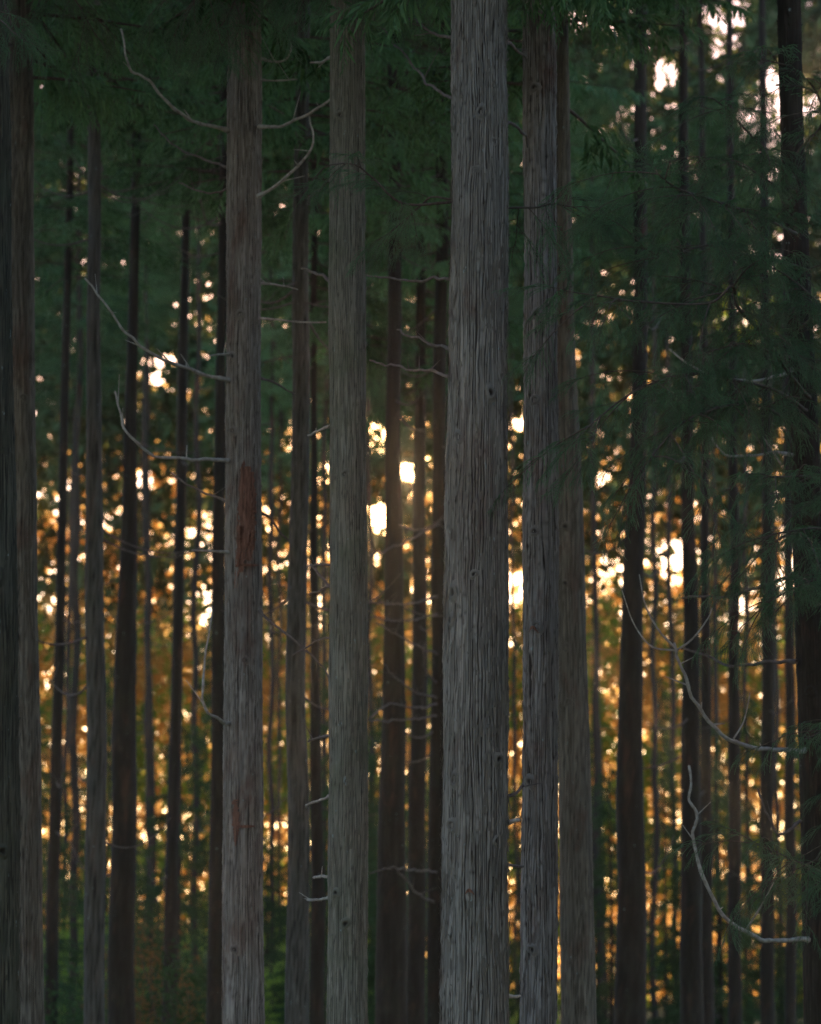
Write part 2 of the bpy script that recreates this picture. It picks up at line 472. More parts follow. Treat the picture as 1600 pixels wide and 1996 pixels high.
def knot_mesh(a, px, py, size, rs, deep=True):
    """a healed branch scar: a lumpy rim around a sunken eye"""
    th, z = px_to_surf(a, px, py)
    x, r = ax_at(a, z); r = float(r)
    prof = [(1.7, -0.006), (1.25, 0.002), (0.95, 0.010), (0.68, 0.009), (0.45, -0.001), (0.2, -0.004), (0.0, -0.004)]
    k = 14; V = []
    ph = rs.uniform(0, 6)
    for ri, (f, o) in enumerate(prof):
        for j in range(k):
            t = 2 * math.pi * j / k
            wob = 1 + 0.22 * math.sin(2 * t + ph) + 0.13 * math.sin(3 * t + ph * 2) + rs.normal(0, 0.04)
            du = f * size * 0.5 * wob * math.cos(t); dv = f * size * 0.62 * wob * math.sin(t)
            V.append(surf(a, th + du / r, z + dv, o * (size / 0.05) * (1 + rs.normal(0, 0.12)) + 0.001))
    V = np.array(V)
    i, j = np.meshgrid(np.arange(len(prof) - 1), np.arange(k), indexing='ij')
    q = np.stack([i * k + j, i * k + (j + 1) % k, (i + 1) * k + (j + 1) % k, (i + 1) * k + j], -1).reshape(-1, 4)
    fis = np.concatenate([np.full(k, v_) for v_ in (0.0, 0.1, 0.25, 0.35, 0.8, 1.0, 1.0)])
    return mesh_np('knot', V, q, True, {'fissure': fis, 'plate': np.full(len(fis), 0.45)})

def branch_px(root, base, pts, r0, r1, mat, n=None, k=7, forks=(), name='branch'):
    """a dead branch along measured points (px, py, D)"""
    P3 = np.array([P(*p) for p in pts]) - base
    L = np.linalg.norm(np.diff(P3, axis=0), axis=1).sum()
    n = n or max(10, int(L / 0.04))
    path = smooth_path(P3, n)
    rs = np.random.RandomState(int(abs(pts[0][0]) * 7 + pts[0][1]) % 9999)
    t = np.linspace(0, 1, n)
    path[1:] += np.stack([noise(t * L * 3.5 + rs.rand() * 50, t * 0 + 2.5, t * 0 + kk) for kk in (1.3, 6.3, 9.3)], -1)[1:] * 0.022 * min(1, L / 0.9) * np.minimum(1, t[1:] * 5)[:, None]
    path[1:] += np.stack([noise(t * L * 9 + rs.rand() * 50, t * 0 + 1.5, t * 0 + kk) for kk in (0.3, 4.3, 8.3)], -1)[1:] * 0.013 * min(1, L / 0.9)
    rad = (r0 * (1 - t) + r1 * t) * (1 + 0.32 * noise(t * L * 16, t * 0 + rs.rand() * 9, t * 0))
    rad[:3] *= np.array([1.5, 1.25, 1.1])
    mb = MB(); mb.tube(path, rad, k)
    for q in np.arange(0.25, 0.95, 0.17 / max(L, .2)):          # little side spurs
        if rs.rand() < 0.6:
            ii = int(q * (n - 1)); d = rs.normal(size=3); d[2] = abs(d[2]); d /= np.linalg.norm(d)
            l = rs.choice([0.02, 0.04, 0.13, 0.22]) * rs.uniform(.6, 1.2)
            mb.tube([path[ii], path[ii] + d * l], [rad[ii] * 0.5, rad[ii] * 0.2], 5)
    o = obj(name, mb.mesh(name), mat, root)
    for fpts, fr in forks:
        F3 = np.array([P(*p) for p in fpts]) - base
        nn = max(8, int(np.linalg.norm(np.diff(F3, axis=0), axis=1).sum() / 0.04))
        m2 = MB(); m2.tube(smooth_path(F3, nn), np.linspace(fr, fr * 0.4, nn), 6)
        obj('side_branch', m2.mesh('side_branch'), mat, o)
    return o

# ------------------------------------------------------------------ foliage
def lateral_far(rs, L):
    """lower-detail spray: drooping blades"""
    tris = []
    nb = 22
    for q in range(nb):
        t = (q + 0.4) / nb
        b = np.array([L * t, 0, -0.35 * L * t * t])
        s = 1 if q % 2 else -1
        l = L * (0.16 + 0.42 * (1 - t)) * rs.uniform(0.7, 1.25)
        ang = rs.uniform(0.3, 0.9)
        d = np.array([math.cos(ang), s * math.sin(ang), rs.uniform(-1.5, -0.15)]); d /= np.linalg.norm(d)
        w = np.cross(d, rs.normal(size=3)); w /= np.linalg.norm(w)
        ww = l * 0.075
        e = b + d * l + np.array([0, 0, -0.12 * l])
        mid = b + d * l * 0.5
        tris.append([b, mid - w * ww, mid + w * ww]); tris.append([mid - w * ww, e, mid + w * ww])
    return np.array(tris).reshape(-1, 3)

RS = np.random.RandomState(21)
FAR = [lateral_far(RS, 0.34) for _ in range(8)]

def frames(dirs, rs, droop):
    """rotation matrices whose X follows dirs, Z roughly up, rolled a little"""
    x = dirs / np.linalg.norm(dirs, axis=1)[:, None]
    up = np.tile([0, 0, 1.0], (len(x), 1)) + rs.normal(0, 0.35, (len(x), 3))
    y = np.cross(up, x); y /= np.linalg.norm(y, axis=1)[:, None]
    z = np.cross(x, y)
    return np.stack([x, y, z], -1)

def bough_sprays(path, rs, spacing, size, start=0.15, hang=0.35):
    """positions, directions and scales of the sprays along a bough"""
    seg = np.linalg.norm(np.diff(path, axis=0), axis=1); cum = np.concatenate([[0], np.cumsum(seg)]); L = cum[-1]
    n = max(3, int(L * (1 - start) / spacing))
    s = np.linspace(start * L, L, n) + rs.uniform(-.5, .5, n) * spacing
    s = np.clip(s, 0, L)
    p = np.stack([np.interp(s, cum, path[:, c_]) for c_ in range(3)], -1)
    t = np.stack([np.interp(s, cum, np.gradient(path, axis=0)[:, c_]) for c_ in range(3)], -1)
    t /= np.linalg.norm(t, axis=1)[:, None]
    side = np.cross(t, [0, 0, 1.0]); side /= np.maximum(np.linalg.norm(side, axis=1), 1e-6)[:, None]
    sg = np.where(np.arange(n) % 2, 1, -1) * rs.uniform(0.3, 1.1, n)
    d = t * rs.uniform(0.55, 1.0, n)[:, None] + side * sg[:, None] + np.stack([0 * s, 0 * s, rs.uniform(-1.0, 0.35, n) * hang * 2], -1)
    f = s / L
    sc = size * (1.15 - 0.55 * f) * np.clip(0.5 + 2.5 * (f - start * 0.6), 0.5, 1) * rs.uniform(0.7, 1.2, n)
    return p, d, sc

def branchlet_mesh(seed):
    """a spray of cedar about half a metre long: a twig with arching, needle-clad shoots on both sides; axis along +X"""
    rs = np.random.RandomState(seed)
    L = 0.5
    tt = np.linspace(0, 1, 12)[:, None]
    path = np.array([L, 0, 0]) * tt + np.array([0, 1.0, 0]) * rs.uniform(-.06, .06) * np.sin(tt * 3) + np.array([0, 0, -1.0]) * rs.uniform(.05, .16) * tt ** 2
    mw = MB(); mw.tube(path, np.linspace(0.004, 0.0015, 12), 5)
    tris = []
    def shoot(p, ln):
        m = len(p)
        tan = np.gradient(p, axis=0); tan /= np.linalg.norm(tan, axis=1)[:, None]
        for k in range(m):
            t = tan[k]; sd = np.cross(t, [0.1, 0.2, 1.0]); sd /= np.linalg.norm(sd); u = np.cross(sd, t)
            taper = 0.65 + 0.35 * min(1, (m - k) / 6)
            for ph in (0.2, 1.9, 3.4, 5.0):
                an = ph + k * 1.1 + rs.uniform(-.4, .4)
                d = t * 0.95 + (sd * math.cos(an) + u * math.sin(an)) * 0.62
                w = np.cross(d, t); w /= max(np.linalg.norm(w), 1e-6)
                tris.append([p[k] - w * 0.0017, p[k] + w * 0.0017, p[k] + d * ln * taper * rs.uniform(.75, 1.2)])
    n = 17
    for q in range(n):
        f = 0.08 + 0.92 * (q + rs.uniform(-.3, .3)) / (n - 1); f = min(max(f, .03), 1)
        b = np.array([np.interp(f, tt[:, 0], path[:, c]) for c in range(3)])
        sg = 1 if q % 2 else -1
        l = (0.10 + 0.15 * (1 - f)) * rs.uniform(0.65, 1.2)
        an = rs.uniform(0.5, 1.0) * (1 - 0.5 * f)
        up = rs.uniform(-0.25, 0.45)
        m = max(8, int(l / 0.0065)); t_ = np.linspace(0, 1, m)[:, None]
        d = np.array([math.cos(an), sg * math.sin(an), up])
        p = b + d * l * t_ + np.array([0.25, -sg * 0.2, -0.75]) * l * t_ ** 2
        mw.tube(p[::max(1, m // 4)], 0.0014, 3)
        shoot(p, 0.0125)
        for _ in range(rs.randint(0, 3)):                       # forked shoots
            k = rs.randint(2, m - 3)
            l2 = l * rs.uniform(.3, .55); m2 = max(6, int(l2 / 0.0065)); t2 = np.linspace(0, 1, m2)[:, None]
            d2 = (p[k + 1] - p[k]); d2 /= np.linalg.norm(d2); d2 = d2 + rs.normal(0, .38, 3)
            shoot(p[k] + d2 * l2 * t2 + np.array([0, 0, -.4]) * l2 * t2 ** 2, 0.0115)
    shoot(smooth_path(path[5:], 40), 0.012)
    VT = np.array(tris).reshape(-1, 3)
    nW = mw.n
    VW, FW = np.vstack(mw.V), np.vstack(mw.F4)
    me = mesh_np('foliage', np.vstack([VW, VT]), [FW, np.arange(len(VT)).reshape(-1, 3) + nW], False)
    me.materials.append(M_NEEDLE); me.materials.append(M_TWIG)
    mi = np.zeros(len(me.polygons), dtype=np.int32); mi[:len(FW)] = 1
    me.polygons.foreach_set('material_index', mi)
    return me
PLUMES = [branchlet_mesh(900 + k) for k in range(8)]

def near_bough(root, base, pts, r0, rs, spacing=0.03, size=1.0, start=0.15, sub=0, hang=0.35, wood=None):
    """live branch: woody part 'branch' with 'foliage' plumes along it"""
    P3 = np.array([P(*p) for p in pts]) - base
    n = max(12, int(np.linalg.norm(np.diff(P3, axis=0), axis=1).sum() / 0.05))
    path = smooth_path(P3, n)
    path[1:] += np.stack([noise(np.linspace(0, 6, n) + rs.rand() * 50, np.zeros(n), np.zeros(n) + kk) for kk in (1.3, 5.3, 9.3)], -1)[1:] * 0.015
    mw = MB(); mw.tube(path, np.linspace(r0, 0.003, n), 7)
    paths = [(path, size, start)]
    L = np.linalg.norm(np.diff(path, axis=0), axis=1).sum()
    sub = int(round(sub * 1.1))
    for q in range(sub):                                         # second-order boughs
        t = start + (0.9 - start) * (q + rs.rand() * 0.7) / max(sub, 1)
        ii = int(t * (n - 1)); tan = path[min(ii + 1, n - 1)] - path[max(ii - 1, 0)]; tan /= np.linalg.norm(tan)
        side = np.cross(tan, [0, 0, 1.0]); side /= np.linalg.norm(side)
        d = tan * rs.uniform(0.5, 0.9) + side * (1 if q % 2 else -1) * rs.uniform(0.3, 0.8) + np.array([0, 0, rs.uniform(-0.45, 0.45)])
        d /= np.linalg.norm(d)
        l = min(0.75, L * (0.42 - 0.3 * t)) * rs.uniform(0.6, 1.1)
        tt = np.linspace(0, 1, 10)[:, None]
        sp = path[ii] + d * l * tt + np.array([0, 0, -0.3]) * l * tt ** 2
        mw.tube(sp, np.linspace(r0 * 0.4, 0.002, 10), 5)
        paths.append((sp, size * 0.85, 0.15))
    b = obj('branch', mw.mesh('branch'), wood or M_TWIG, root)
    for pth, sz, st in paths:
        p, d, sc = bough_sprays(pth, rs, 0.145 * spacing / 0.028, 0.8 * sz, st, hang)
        e = pth[-1] - pth[-3]
        p = np.vstack([p, pth[-2:-1]]); d = np.vstack([d, e / np.linalg.norm(e)]); sc = np.concatenate([sc, [0.6 * sz]])
        Rm = frames(d, rs, 0)
        for k in range(len(p)):
            o = obj('foliage', PLUMES[rs.randint(len(PLUMES))], None, b, tuple(p[k]))
            o.rotation_euler = Matrix(Rm[k].tolist()).to_euler()
            o.scale = (sc[k], sc[k] * (1 if rs.rand() < .5 else -1), sc[k])
    return b

def crown_mesh(seed, H, Rmax, nb, spacing=0.11, size=1.0, skirt=0.55):
    """foliage of a whole crown around a trunk; z = 0 at the lowest bough"""
    rs = np.random.RandomState(seed)
    VT = []
    wood = MB()
    for q in range(nb):
        f = (q + rs.rand()) / nb
        z = H * f
        th = rs.uniform(0, 2 * math.pi)
        l = Rmax * (skirt + (1 - skirt) * min(1, f * 4)) * (1 - 0.75 * max(0, (f - 0.3) / 0.7)) * rs.uniform(0.65, 1.15)
        d = np.array([math.cos(th), math.sin(th), 0])
        tt = np.linspace(0, 1, 9)[:, None]
        dr = rs.uniform(-0.25, 0.15)
        path = np.array([0, 0, z]) + d * l * tt + np.array([0, 0, 1.0]) * l * (dr * tt + (0.1 - dr * 0.3) * tt ** 3 - 0.25 * tt ** 2)
        wood.tube(path, np.linspace(0.022, 0.006, 9), 4)
        p, dd, sc = bough_sprays(path, rs, spacing, size, 0.22, 0.45)
        Rm = frames(dd, rs, 0)
        for k in range(len(p)):
            VT.append((FAR[rs.randint(len(FAR))] * sc[k]) @ Rm[k].T + p[k])
    VT = np.vstack(VT)
    return mesh_np('crown', VT, np.arange(len(VT)).reshape(-1, 3), False), wood.mesh('crown_limb')

CROWNS = [crown_mesh(101 + k, 12.0, 2.5, 115, 0.095, 1.6) for k in range(4)]
for cm, wm in CROWNS:
    cm.materials.append(M_CROWN); wm.materials.append(M_TWIG)
CROWN_TRIS = sum(len(c.polygons) for c, w in CROWNS)

def dead_branch_mesh(seed):
    rs = np.random.RandomState(seed)
    l = rs.uniform(0.7, 1.6); tt = np.linspace(0, 1, 16)[:, None]
    path = np.array([l, 0, 0]) * tt + np.array([0, 0, 1.0]) * l * (-0.5 * tt + rs.uniform(0.3, 0.9) * tt ** 2.2) + np.array([0, 1.0, 0]) * l * rs.uniform(-0.3, 0.3) * tt ** 2
    mb = MB(); mb.tube(path, np.linspace(0.014, 0.004, 16), 5)
    for q in range(3):
        ii = rs.randint(5, 14); dd = rs.normal(size=3); dd[0] = abs(dd[0]); dd /= np.linalg.norm(dd)
        ll = rs.uniform(0.1, 0.35)
        mb.tube(smooth_path([path[ii], path[ii] + dd * ll * .5 + [0, 0, -.02], path[ii] + dd * ll + [0, 0, .05]], 7), np.linspace(0.006, 0.002, 7), 4)
    m = mb.mesh('branch'); m.materials.append(M_DEAD_DARK)
    return m
DEADS = [dead_branch_mesh(300 + k) for k in range(7)]

def add_crown(root, a, base_z, rs, scale=1.0, limbs=True):
    k = rs.randint(len(CROWNS))
    H = max(2.0, a.ztop + 0.4 - base_z)
    x, _ = ax_at(a, base_z)
    rz = rs.uniform(0, 6.28)
    c = obj('crown', CROWNS[k][0], None, root, (float(x) - a.base[0], 0, base_z - a.base[2]))
    c.scale = (scale, scale, H / 12.0); c.rotation_euler = (0, 0, rz)
    if limbs:
        w = obj('crown_limb', CROWNS[k][1], None, c)
    return c

def add_deads(root, a, n, z0, z1, rs):
    for _ in range(n):
        z = rs.uniform(z0, z1); th = rs.uniform(0, 6.28)
        p = surf(a, th, z, -0.01)
        o = obj('branch', DEADS[rs.randint(len(DEADS))], None, root, tuple(p))
        o.rotation_euler = (0, 0, th + rs.normal(0, 0.2)); s = rs.uniform(0.7, 1.2); o.scale = (s, s, s)

# ------------------------------------------------------------------ the front row of trunks
G_FRONT = 'grey cedar trunks in the front row'
rs = np.random.RandomState(5)

def front_tree(label, ctrl, D, mat, nth, dz, seed, amp, flakes=0, knots=(), crown_z=8.0, freq=1.0, ztop=19.0, crown=True, wob=0.0):
    a = make_axis(ctrl, D, ztop)
    root = thing('cedar_tree', label, 'tree', tuple(a.base), G_FRONT)
    obj('trunk', trunk_mesh(a, nth, dz, seed, amp, True, freq, wob), mat, root)
    if flakes:
        f = obj('bark_flakes', flake_mesh(a, flakes, np.random.RandomState(seed + 50)), mat, root)
        f['kind'] = 'stuff'
    for kn in knots:
        obj('knot', knot_mesh(a, kn[0], kn[1], kn[2], np.random.RandomState(int(kn[0] + kn[1]))), mat, root)
    if crown:
        add_crown(root, a, crown_z, np.random.RandomState(seed + 9), 0.95)
    return root, a

main, aMain = front_tree('thick grey-brown cedar trunk in sharp focus with deeply ridged bark',
    [(0, 880, 988), (300, 881, 989), (550, 877, 990), (1000, 868, 988), (1500, 862, 990), (1996, 858, 992)], 15.0,
    M_BARK, 560, 0.022, 1, 0.0068, 1500,
    [(935, 235, .05), (924, 347, .04), (893, 860, .05), (955, 776, .055), (882, 1160, .06), (877, 1213, .045),
     (922, 1127, .035), (885, 1522, .06), (880, 1610, .06), (970, 1482, .05), (962, 290, .035), (965, 1640, .03)], 7.6)
t5, a5 = front_tree('grey cedar trunk with a torn red bark strip and pale curved dead branches',
    [(0, 445, 508), (250, 443, 510), (750, 440, 507), (1250, 437, 511), (1750, 435, 513), (1996, 432, 515)], 18.6,
    M_BARK_WARM, 180, 0.03, 2, 0.006, 350, [(460, 1850, .05), (490, 300, .04), (470, 620, .05), (455, 700, .04), (480, 1290, .04), (455, 845, .05)], 8.6, 1.0)
t8, a8 = front_tree('smooth mossy grey cedar trunk between the red-stripped trunk and the sun',
    [(0, 644, 710), (550, 641, 712), (1000, 642, 714), (1500, 641, 717), (1700, 639, 716), (1996, 637, 716)], 17.2,
    M_BARK_MOSS, 200, 0.028, 3, 0.0042, 500, [(664, 235, .05), (672, 930, .04), (674, 1800, .05), (690, 1120, .04), (675, 1525, .035), (655, 1740, .04)], 8.6, 1.2)
t13, a13 = front_tree('grey cedar trunk with shaggy lifting bark just right of the sharp trunk, partly hiding another',
    [(0, 1018, 1082), (550, 1022, 1086), (1000, 1020, 1088), (1500, 1018, 1087), (1996, 1014, 1084)], 16.6,
    M_BARK_GREY, 230, 0.026, 4, 0.008, 500, [(1040, 180, .05), (1045, 620, .06), (1040, 785, .05), (1045, 1225, .06), (1032, 1525, .06), (1040, 1040, .05), (1035, 1850, .05)], 8.4, 0.85)
t14, a14 = front_tree('smooth leaning cedar trunk tucked behind the shaggy trunk, right of the sharp one',
    [(0, 1062, 1106), (550, 1072, 1116), (1000, 1083, 1137), (1500, 1089, 1150), (1996, 1093, 1163)], 20.5,
    M_BARK_BROWN, 110, 0.05, 5, 0.004, 120, [(1100, 1030, .05), (1102, 1265, .05), (1106, 1370, .05), (1100, 1140, .04)], 8.5, 1.1)
t1, a1 = front_tree('mossy cedar trunk cut off by the left edge of the picture, nearest the edge',
    [(0, -62, 16), (700, -60, 24), (1250, -60, 36), (1996, -58, 38)], 13.6,
    M_BARK_EDGE, 140, 0.035, 6, 0.006, 200, [(2, 1130, .06), (12, 1660, .05)], 8.5)
t2, a2 = front_tree('grey cedar trunk second from the left edge, behind the mossy edge trunk',
    [(0, 18, 64), (550, 16, 66), (1000, 20, 70), (1500, 25, 79), (1996, 30, 86)], 20.0,
    M_BARK_BROWN, 100, 0.05, 7, 0.005, 120, [(30, 1600, .05), (50, 780, .05)], 8.5)
t22, a22 = front_tree('dark cedar trunk near the right edge with green boughs and long curved dead branches',
    [(0, 1516, 1561), (250, 1520, 1564), (700, 1537, 1588), (1000, 1543, 1602), (1500, 1560, 1625), (1996, 1566, 1640)], 18.2,
    M_BARK_SHADED, 110, 0.05, 8, 0.006, 150, [(1575, 1350, .06), (1560, 900, .05)], 9.3)

# red strip of torn bark on the left-of-centre trunk
def bark_patch(a, pts_left, pts_right, lift, rs, name):
    """sheet of bark between two measured edges (px, py), standing proud of the trunk"""
    ys_ = np.linspace(pts_left[0][1], pts_left[-1][1], 46)
    xl = np.interp(ys_, [p[1] for p in pts_left], [p[0] for p in pts_left]) + rs.normal(0, 1.3, 46)
    xr = np.interp(ys_, [p[1] for p in pts_right], [p[0] for p in pts_right]) + rs.normal(0, 1.3, 46)
    V = []
    for y_, l, r_ in zip(ys_, xl, xr):
        for k in range(7):
            th, z = px_to_surf(a, l + (r_ - l) * k / 6, y_)
            V.append(surf(a, th, z, lift * (1 if 0 < k < 6 else 2.2 if k == 6 else -0.4) * (0.9 + 0.9 * float(noise(l * .05, y_ * .03, k * .4)))))
    i, j = np.meshgrid(np.arange(45), np.arange(6), indexing='ij')
    q = np.stack([i * 7 + j, i * 7 + j + 1, (i + 1) * 7 + j + 1, (i + 1) * 7 + j], -1).reshape(-1, 4)
    return mesh_np(name, np.array(V), q)
for k, (lft, rgt, lf) in enumerate([([(474, 905), (468, 960), (462, 1060), (459, 1150)], [(480, 905), (480, 960), (474, 1060), (466, 1150)], .003), ([(479, 915), (478, 980), (472, 1060), (468, 1120)], [(488, 915), (491, 980), (486, 1050), (476, 1120)], .009),
                                   ([(488, 925), (490, 980), (485, 1040), (482, 1098)], [(494, 925), (499, 980), (498, 1040), (492, 1098)], .005), ([(483, 985), (484, 1030), (482, 1070)], [(490, 985), (494, 1030), (488, 1070)], .015),
                                   ([(466, 1030), (464, 1070), (463, 1110)], [(471, 1030), (473, 1070), (468, 1110)], .012), ([(456, 1560), (455, 1610), (460, 1650)], [(466, 1560), (470, 1610), (463, 1650)], .005)]):
    o = obj('peeled_strip', bark_patch(a5, lft, rgt, lf, np.random.RandomState(3 + k), 'peeled_strip'), M_STRIP, t5)
    o['label'] = 'torn reddish strip of inner bark'
def curl(root, a, px, py, w_px, rs, drop=10):
    """a loose curl of bark sticking out sideways"""
    th, z = px_to_surf(a, px, py)
    pts = []
    for k in range(9):
        t = k / 8
        th2, z2 = px_to_surf(a, px + w_px * t, py - drop * math.sin(t * 3.1))
        pts.append(surf(a, th2, z2, 0.004 + 0.03 * math.sin(t * 2.6)))
    pts = np.array(pts); V = np.concatenate([np.stack([p, p + [0, -0.006, 0.018 * (1 - abs(2 * k / 8 - 1) ** 2) + 0.004]]) for k, p in enumerate(pts)])
    q = np.array([[2 * k, 2 * k + 1, 2 * k + 3, 2 * k + 2] for k in range(8)])
    return obj('bark_curl', mesh_np('bark_curl', V, q), M_STRIP, root)
curl(t5, a5, 468, 1106, 34, rs, -4); curl(t5, a5, 463, 1612, 34, rs, -3); curl(t13, a13, 1030, 1240, 18, rs); curl(main, aMain, 905, 1745, 18, rs, 6)

# dead branches on the left-of-centre trunk
B5 = lambda pts, r0, r1, m=M_DEAD, **k: branch_px(t5, a5.base, pts, r0, r1, m, **k)
B5([(447, 255, 18.55), (400, 244, 18.3), (365, 231, 18.1), (330, 200, 17.9), (290, 163, 17.8), (262, 138, 17.7), (245, 105, 17.6), (231, 55, 17.6)], .016, .008)
B5([(445, 741, 18.5), (400, 731, 18.3), (345, 714, 18.1), (305, 694, 18), (268, 668, 17.9), (235, 632, 17.8), (200, 585, 17.7), (166, 538, 17.7)], .016, .007,
   forks=[([(372, 721, 18.2), (362, 705, 18.2), (352, 690, 18.2)], .006)])
B5([(444, 898, 18.5), (385, 894, 18.3), (325, 889, 18.2), (278, 871, 18.1), (246, 838, 18), (232, 805, 18), (226, 765, 18)], .014, .007)
B5([(447, 1410, 18.5), (420, 1402, 18.3), (403, 1385, 18.2), (397, 1345, 18.1), (401, 1290, 18.1), (408, 1230, 18.1), (412, 1180, 18.1)], .013, .006)
B5([(445, 1077, 18.5), (410, 1074, 18.4), (375, 1072, 18.3)], .011, .007)
B5([(445, 978, 18.6), (405, 965, 18.7), (365, 944, 18.8), (335, 922, 19)], .010, .006, M_DEAD_DARK)
B5([(446, 325, 18.7), (390, 305, 18.9), (335, 280, 19.1), (300, 240, 19.3)], .011, .006, M_DEAD_DARK)
B5([(446, 365, 18.7), (400, 375, 18.9), (345, 360, 19.2)], .009, .006, M_DEAD_DARK)
B5([(445, 690, 18.5), (425, 690, 18.4), (408, 693, 18.3)], .010, .007)
B5([(505, 248, 18.5), (550, 243, 18.3), (590, 227, 18.1), (618, 210, 17.9), (643, 192, 17.8)], .015, .009)
B5([(503, 383, 18.5), (535, 366, 18.4), (565, 340, 18.3), (590, 312, 18.2), (604, 285, 18.1), (607, 258, 18.1), (603, 225, 18.1)], .014, .007)
B5([(503, 112, 18.6), (540, 120, 18.6), (560, 112, 18.6), (567, 92, 18.6), (563, 78, 18.6)], .010, .006)
B5([(503, 155, 18.6), (545, 158, 18.6), (578, 155, 18.6)], .009, .006)
B5([(503, 553, 18.6), (540, 556, 18.6), (580, 566, 18.7)], .010, .005)
B5([(503, 620, 18.5), (545, 625, 18.5), (590, 628, 18.5), (636, 630, 18.5)], .009, .006)
B5([(503, 735, 18.6), (540, 750, 18.8), (575, 768, 19)], .011, .006, M_DEAD_DARK)
B5([(506, 998, 18.6), (525, 1008, 18.7), (545, 1035, 18.8), (562, 1052, 18.9)], .010, .006, M_DEAD_DARK)
B5([(505, 1190, 18.5), (545, 1225, 18.4), (590, 1262, 18.3), (620, 1290, 18.2), (640, 1330, 18.1)], .010, .005, M_DEAD_DARK)

B8 = lambda pts, r0, r1, m=M_DEAD_DARK, **k: branch_px(t8, a8.base, pts, r0, r1, m, **k)
B8([(650, 108, 17.2), (628, 122, 17.4), (605, 121, 17.6)], .012, .008, M_DEAD)
B8([(648, 828, 17.2), (622, 838, 17.4), (600, 848, 17.6)], .012, .008, M_DEAD)
B8([(648, 1098, 17.2), (620, 1102, 17.5), (600, 1108, 17.9)], .009, .006)
B8([(648, 1145, 17.3), (628, 1128, 17.5), (604, 1098, 17.8)], .011, .007)
B8([(648, 1140, 17.3), (618, 1156, 17.6), (602, 1158, 17.8)], .009, .006)
B8([(648, 1240, 17.3), (615, 1250, 17.6), (570, 1275, 18)], .009, .005)
B8([(648, 1550, 17.3), (620, 1560, 17.6), (596, 1572, 18)], .012, .008, M_DEAD)
B8([(646, 1708, 17.3), (610, 1710, 17.7)], .012, .009, M_DEAD)
B8([(646, 1748, 17.3), (600, 1754, 17.8)], .012, .008, M_DEAD)
B8([(646, 1434, 17.3), (610, 1442, 17.7), (600, 1446, 17.8)], .009, .007)
B8([(646, 550, 17.3), (610, 530, 17.8), (588, 525, 18.2)], .013, .009)
B8([(646, 350, 17.3), (615, 375, 17.8), (600, 395, 18.2)], .013, .009)

# the sharp trunk: stubs and one live spray branch each side
obj_b = branch_px(main, aMain.base, [(986, 1606, 15.0), (1000, 1600, 14.95), (1012, 1598, 14.9)], .015, .011, M_DEAD)
branch_px(main, aMain.base, [(986, 1552, 15.0), (1005, 1545, 15.1), (1018, 1530, 15.2)], .012, .008, M_DEAD_DARK)
branch_px(main, aMain.base, [(984, 1685, 15.1), (1005, 1690, 15.3), (1020, 1690, 15.4)], .010, .008, M_DEAD_DARK)
branch_px(main, aMain.base, [(985, 1940, 15.1), (1005, 1942, 15.2), (1014, 1940, 15.3)], .012, .009, M_DEAD)
branch_px(main, aMain.base, [(984, 82, 15.1), (1003, 95, 15.4), (1025, 112, 15.7)], .012, .009, M_DEAD_DARK)
branch_px(main, aMain.base, [(984, 243, 15.1), (1003, 245, 15.4), (1022, 262, 15.7), (1030, 285, 15.9)], .013, .008, M_DEAD_DARK)
branch_px(main, aMain.base, [(885, 75, 15.1), (850, 62, 15.4), (815, 45, 15.8), (795, 32, 16)], .012, .007, M_DEAD_DARK)
branch_px(main, aMain.base, [(885, 192, 15.1), (845, 170, 15.4), (800, 120, 15.8), (765, 75, 16.2), (745, 50, 16.5)], .011, .006, M_DEAD_DARK)
branch_px(main, aMain.base, [(884, 545, 15.2), (850, 545, 15.5), (800, 548, 15.9), (760, 540, 16.2), (716, 536, 16.5)], .012, .006, M_DEAD_DARK)
branch_px(main, aMain.base, [(882, 680, 15.2), (840, 668, 15.6), (800, 650, 16), (770, 645, 16.3)], .011, .006, M_DEAD_DARK)
branch_px(main, aMain.base, [(880, 735, 15.2), (820, 722, 15.7), (760, 712, 16.2), (722, 705, 16.5)], .011, .006, M_DEAD_DARK)

# ------------------------------------------------------------------ live boughs near the front
rb = np.random.RandomState(77)
near_bough(main, aMain.base, [(884, 393, 15.0), (840, 398, 14.9), (795, 397, 14.8), (755, 376, 14.7), (725, 345, 14.7), (690, 322, 14.6), (640, 322, 14.6), (605, 352, 14.6)], .010, rb, .030, .95, .35, 4)
near_bough(main, aMain.base, [(884, 388, 15.0), (845, 385, 15.1), (810, 410, 15.3), (775, 440, 15.5), (735, 470, 15.6)], .008, rb, .035, 1.0, .3, 3)
near_bough(main, aMain.base, [(984, 405, 15.0), (1030, 404, 15.2), (1080, 398, 15.4), (1130, 410, 15.6), (1175, 440, 15.8)], .008, rb, .026, 1.15, .1, 4, .6)
B22 = lambda pts, r0, *k, **kw: near_bough(t22, a22.base, pts, r0, rb, *k, **kw)
B22([(1578, 775, 18.0), (1530, 715, 17.2), (1490, 655, 16.4), (1440, 600, 15.8), (1425, 560, 15.6), (1380, 590, 15.3), (1250, 590, 15), (1160, 575, 14.8), (1085, 560, 14.7)], .017, .026, 1.2, .2, 9, .45)
B22([(1572, 800, 18.0), (1520, 765, 17.2), (1430, 740, 16.2), (1340, 730, 15.6), (1240, 760, 15.2), (1150, 830, 14.9), (1108, 870, 14.8)], .014, .026, 1.15, .2, 9, .55)
B22([(1570, 850, 18.0), (1500, 800, 17), (1420, 790, 16.2), (1340, 820, 15.6), (1280, 880, 15.2), (1248, 930, 15)], .014, .026, 1.15, .2, 8, .55)
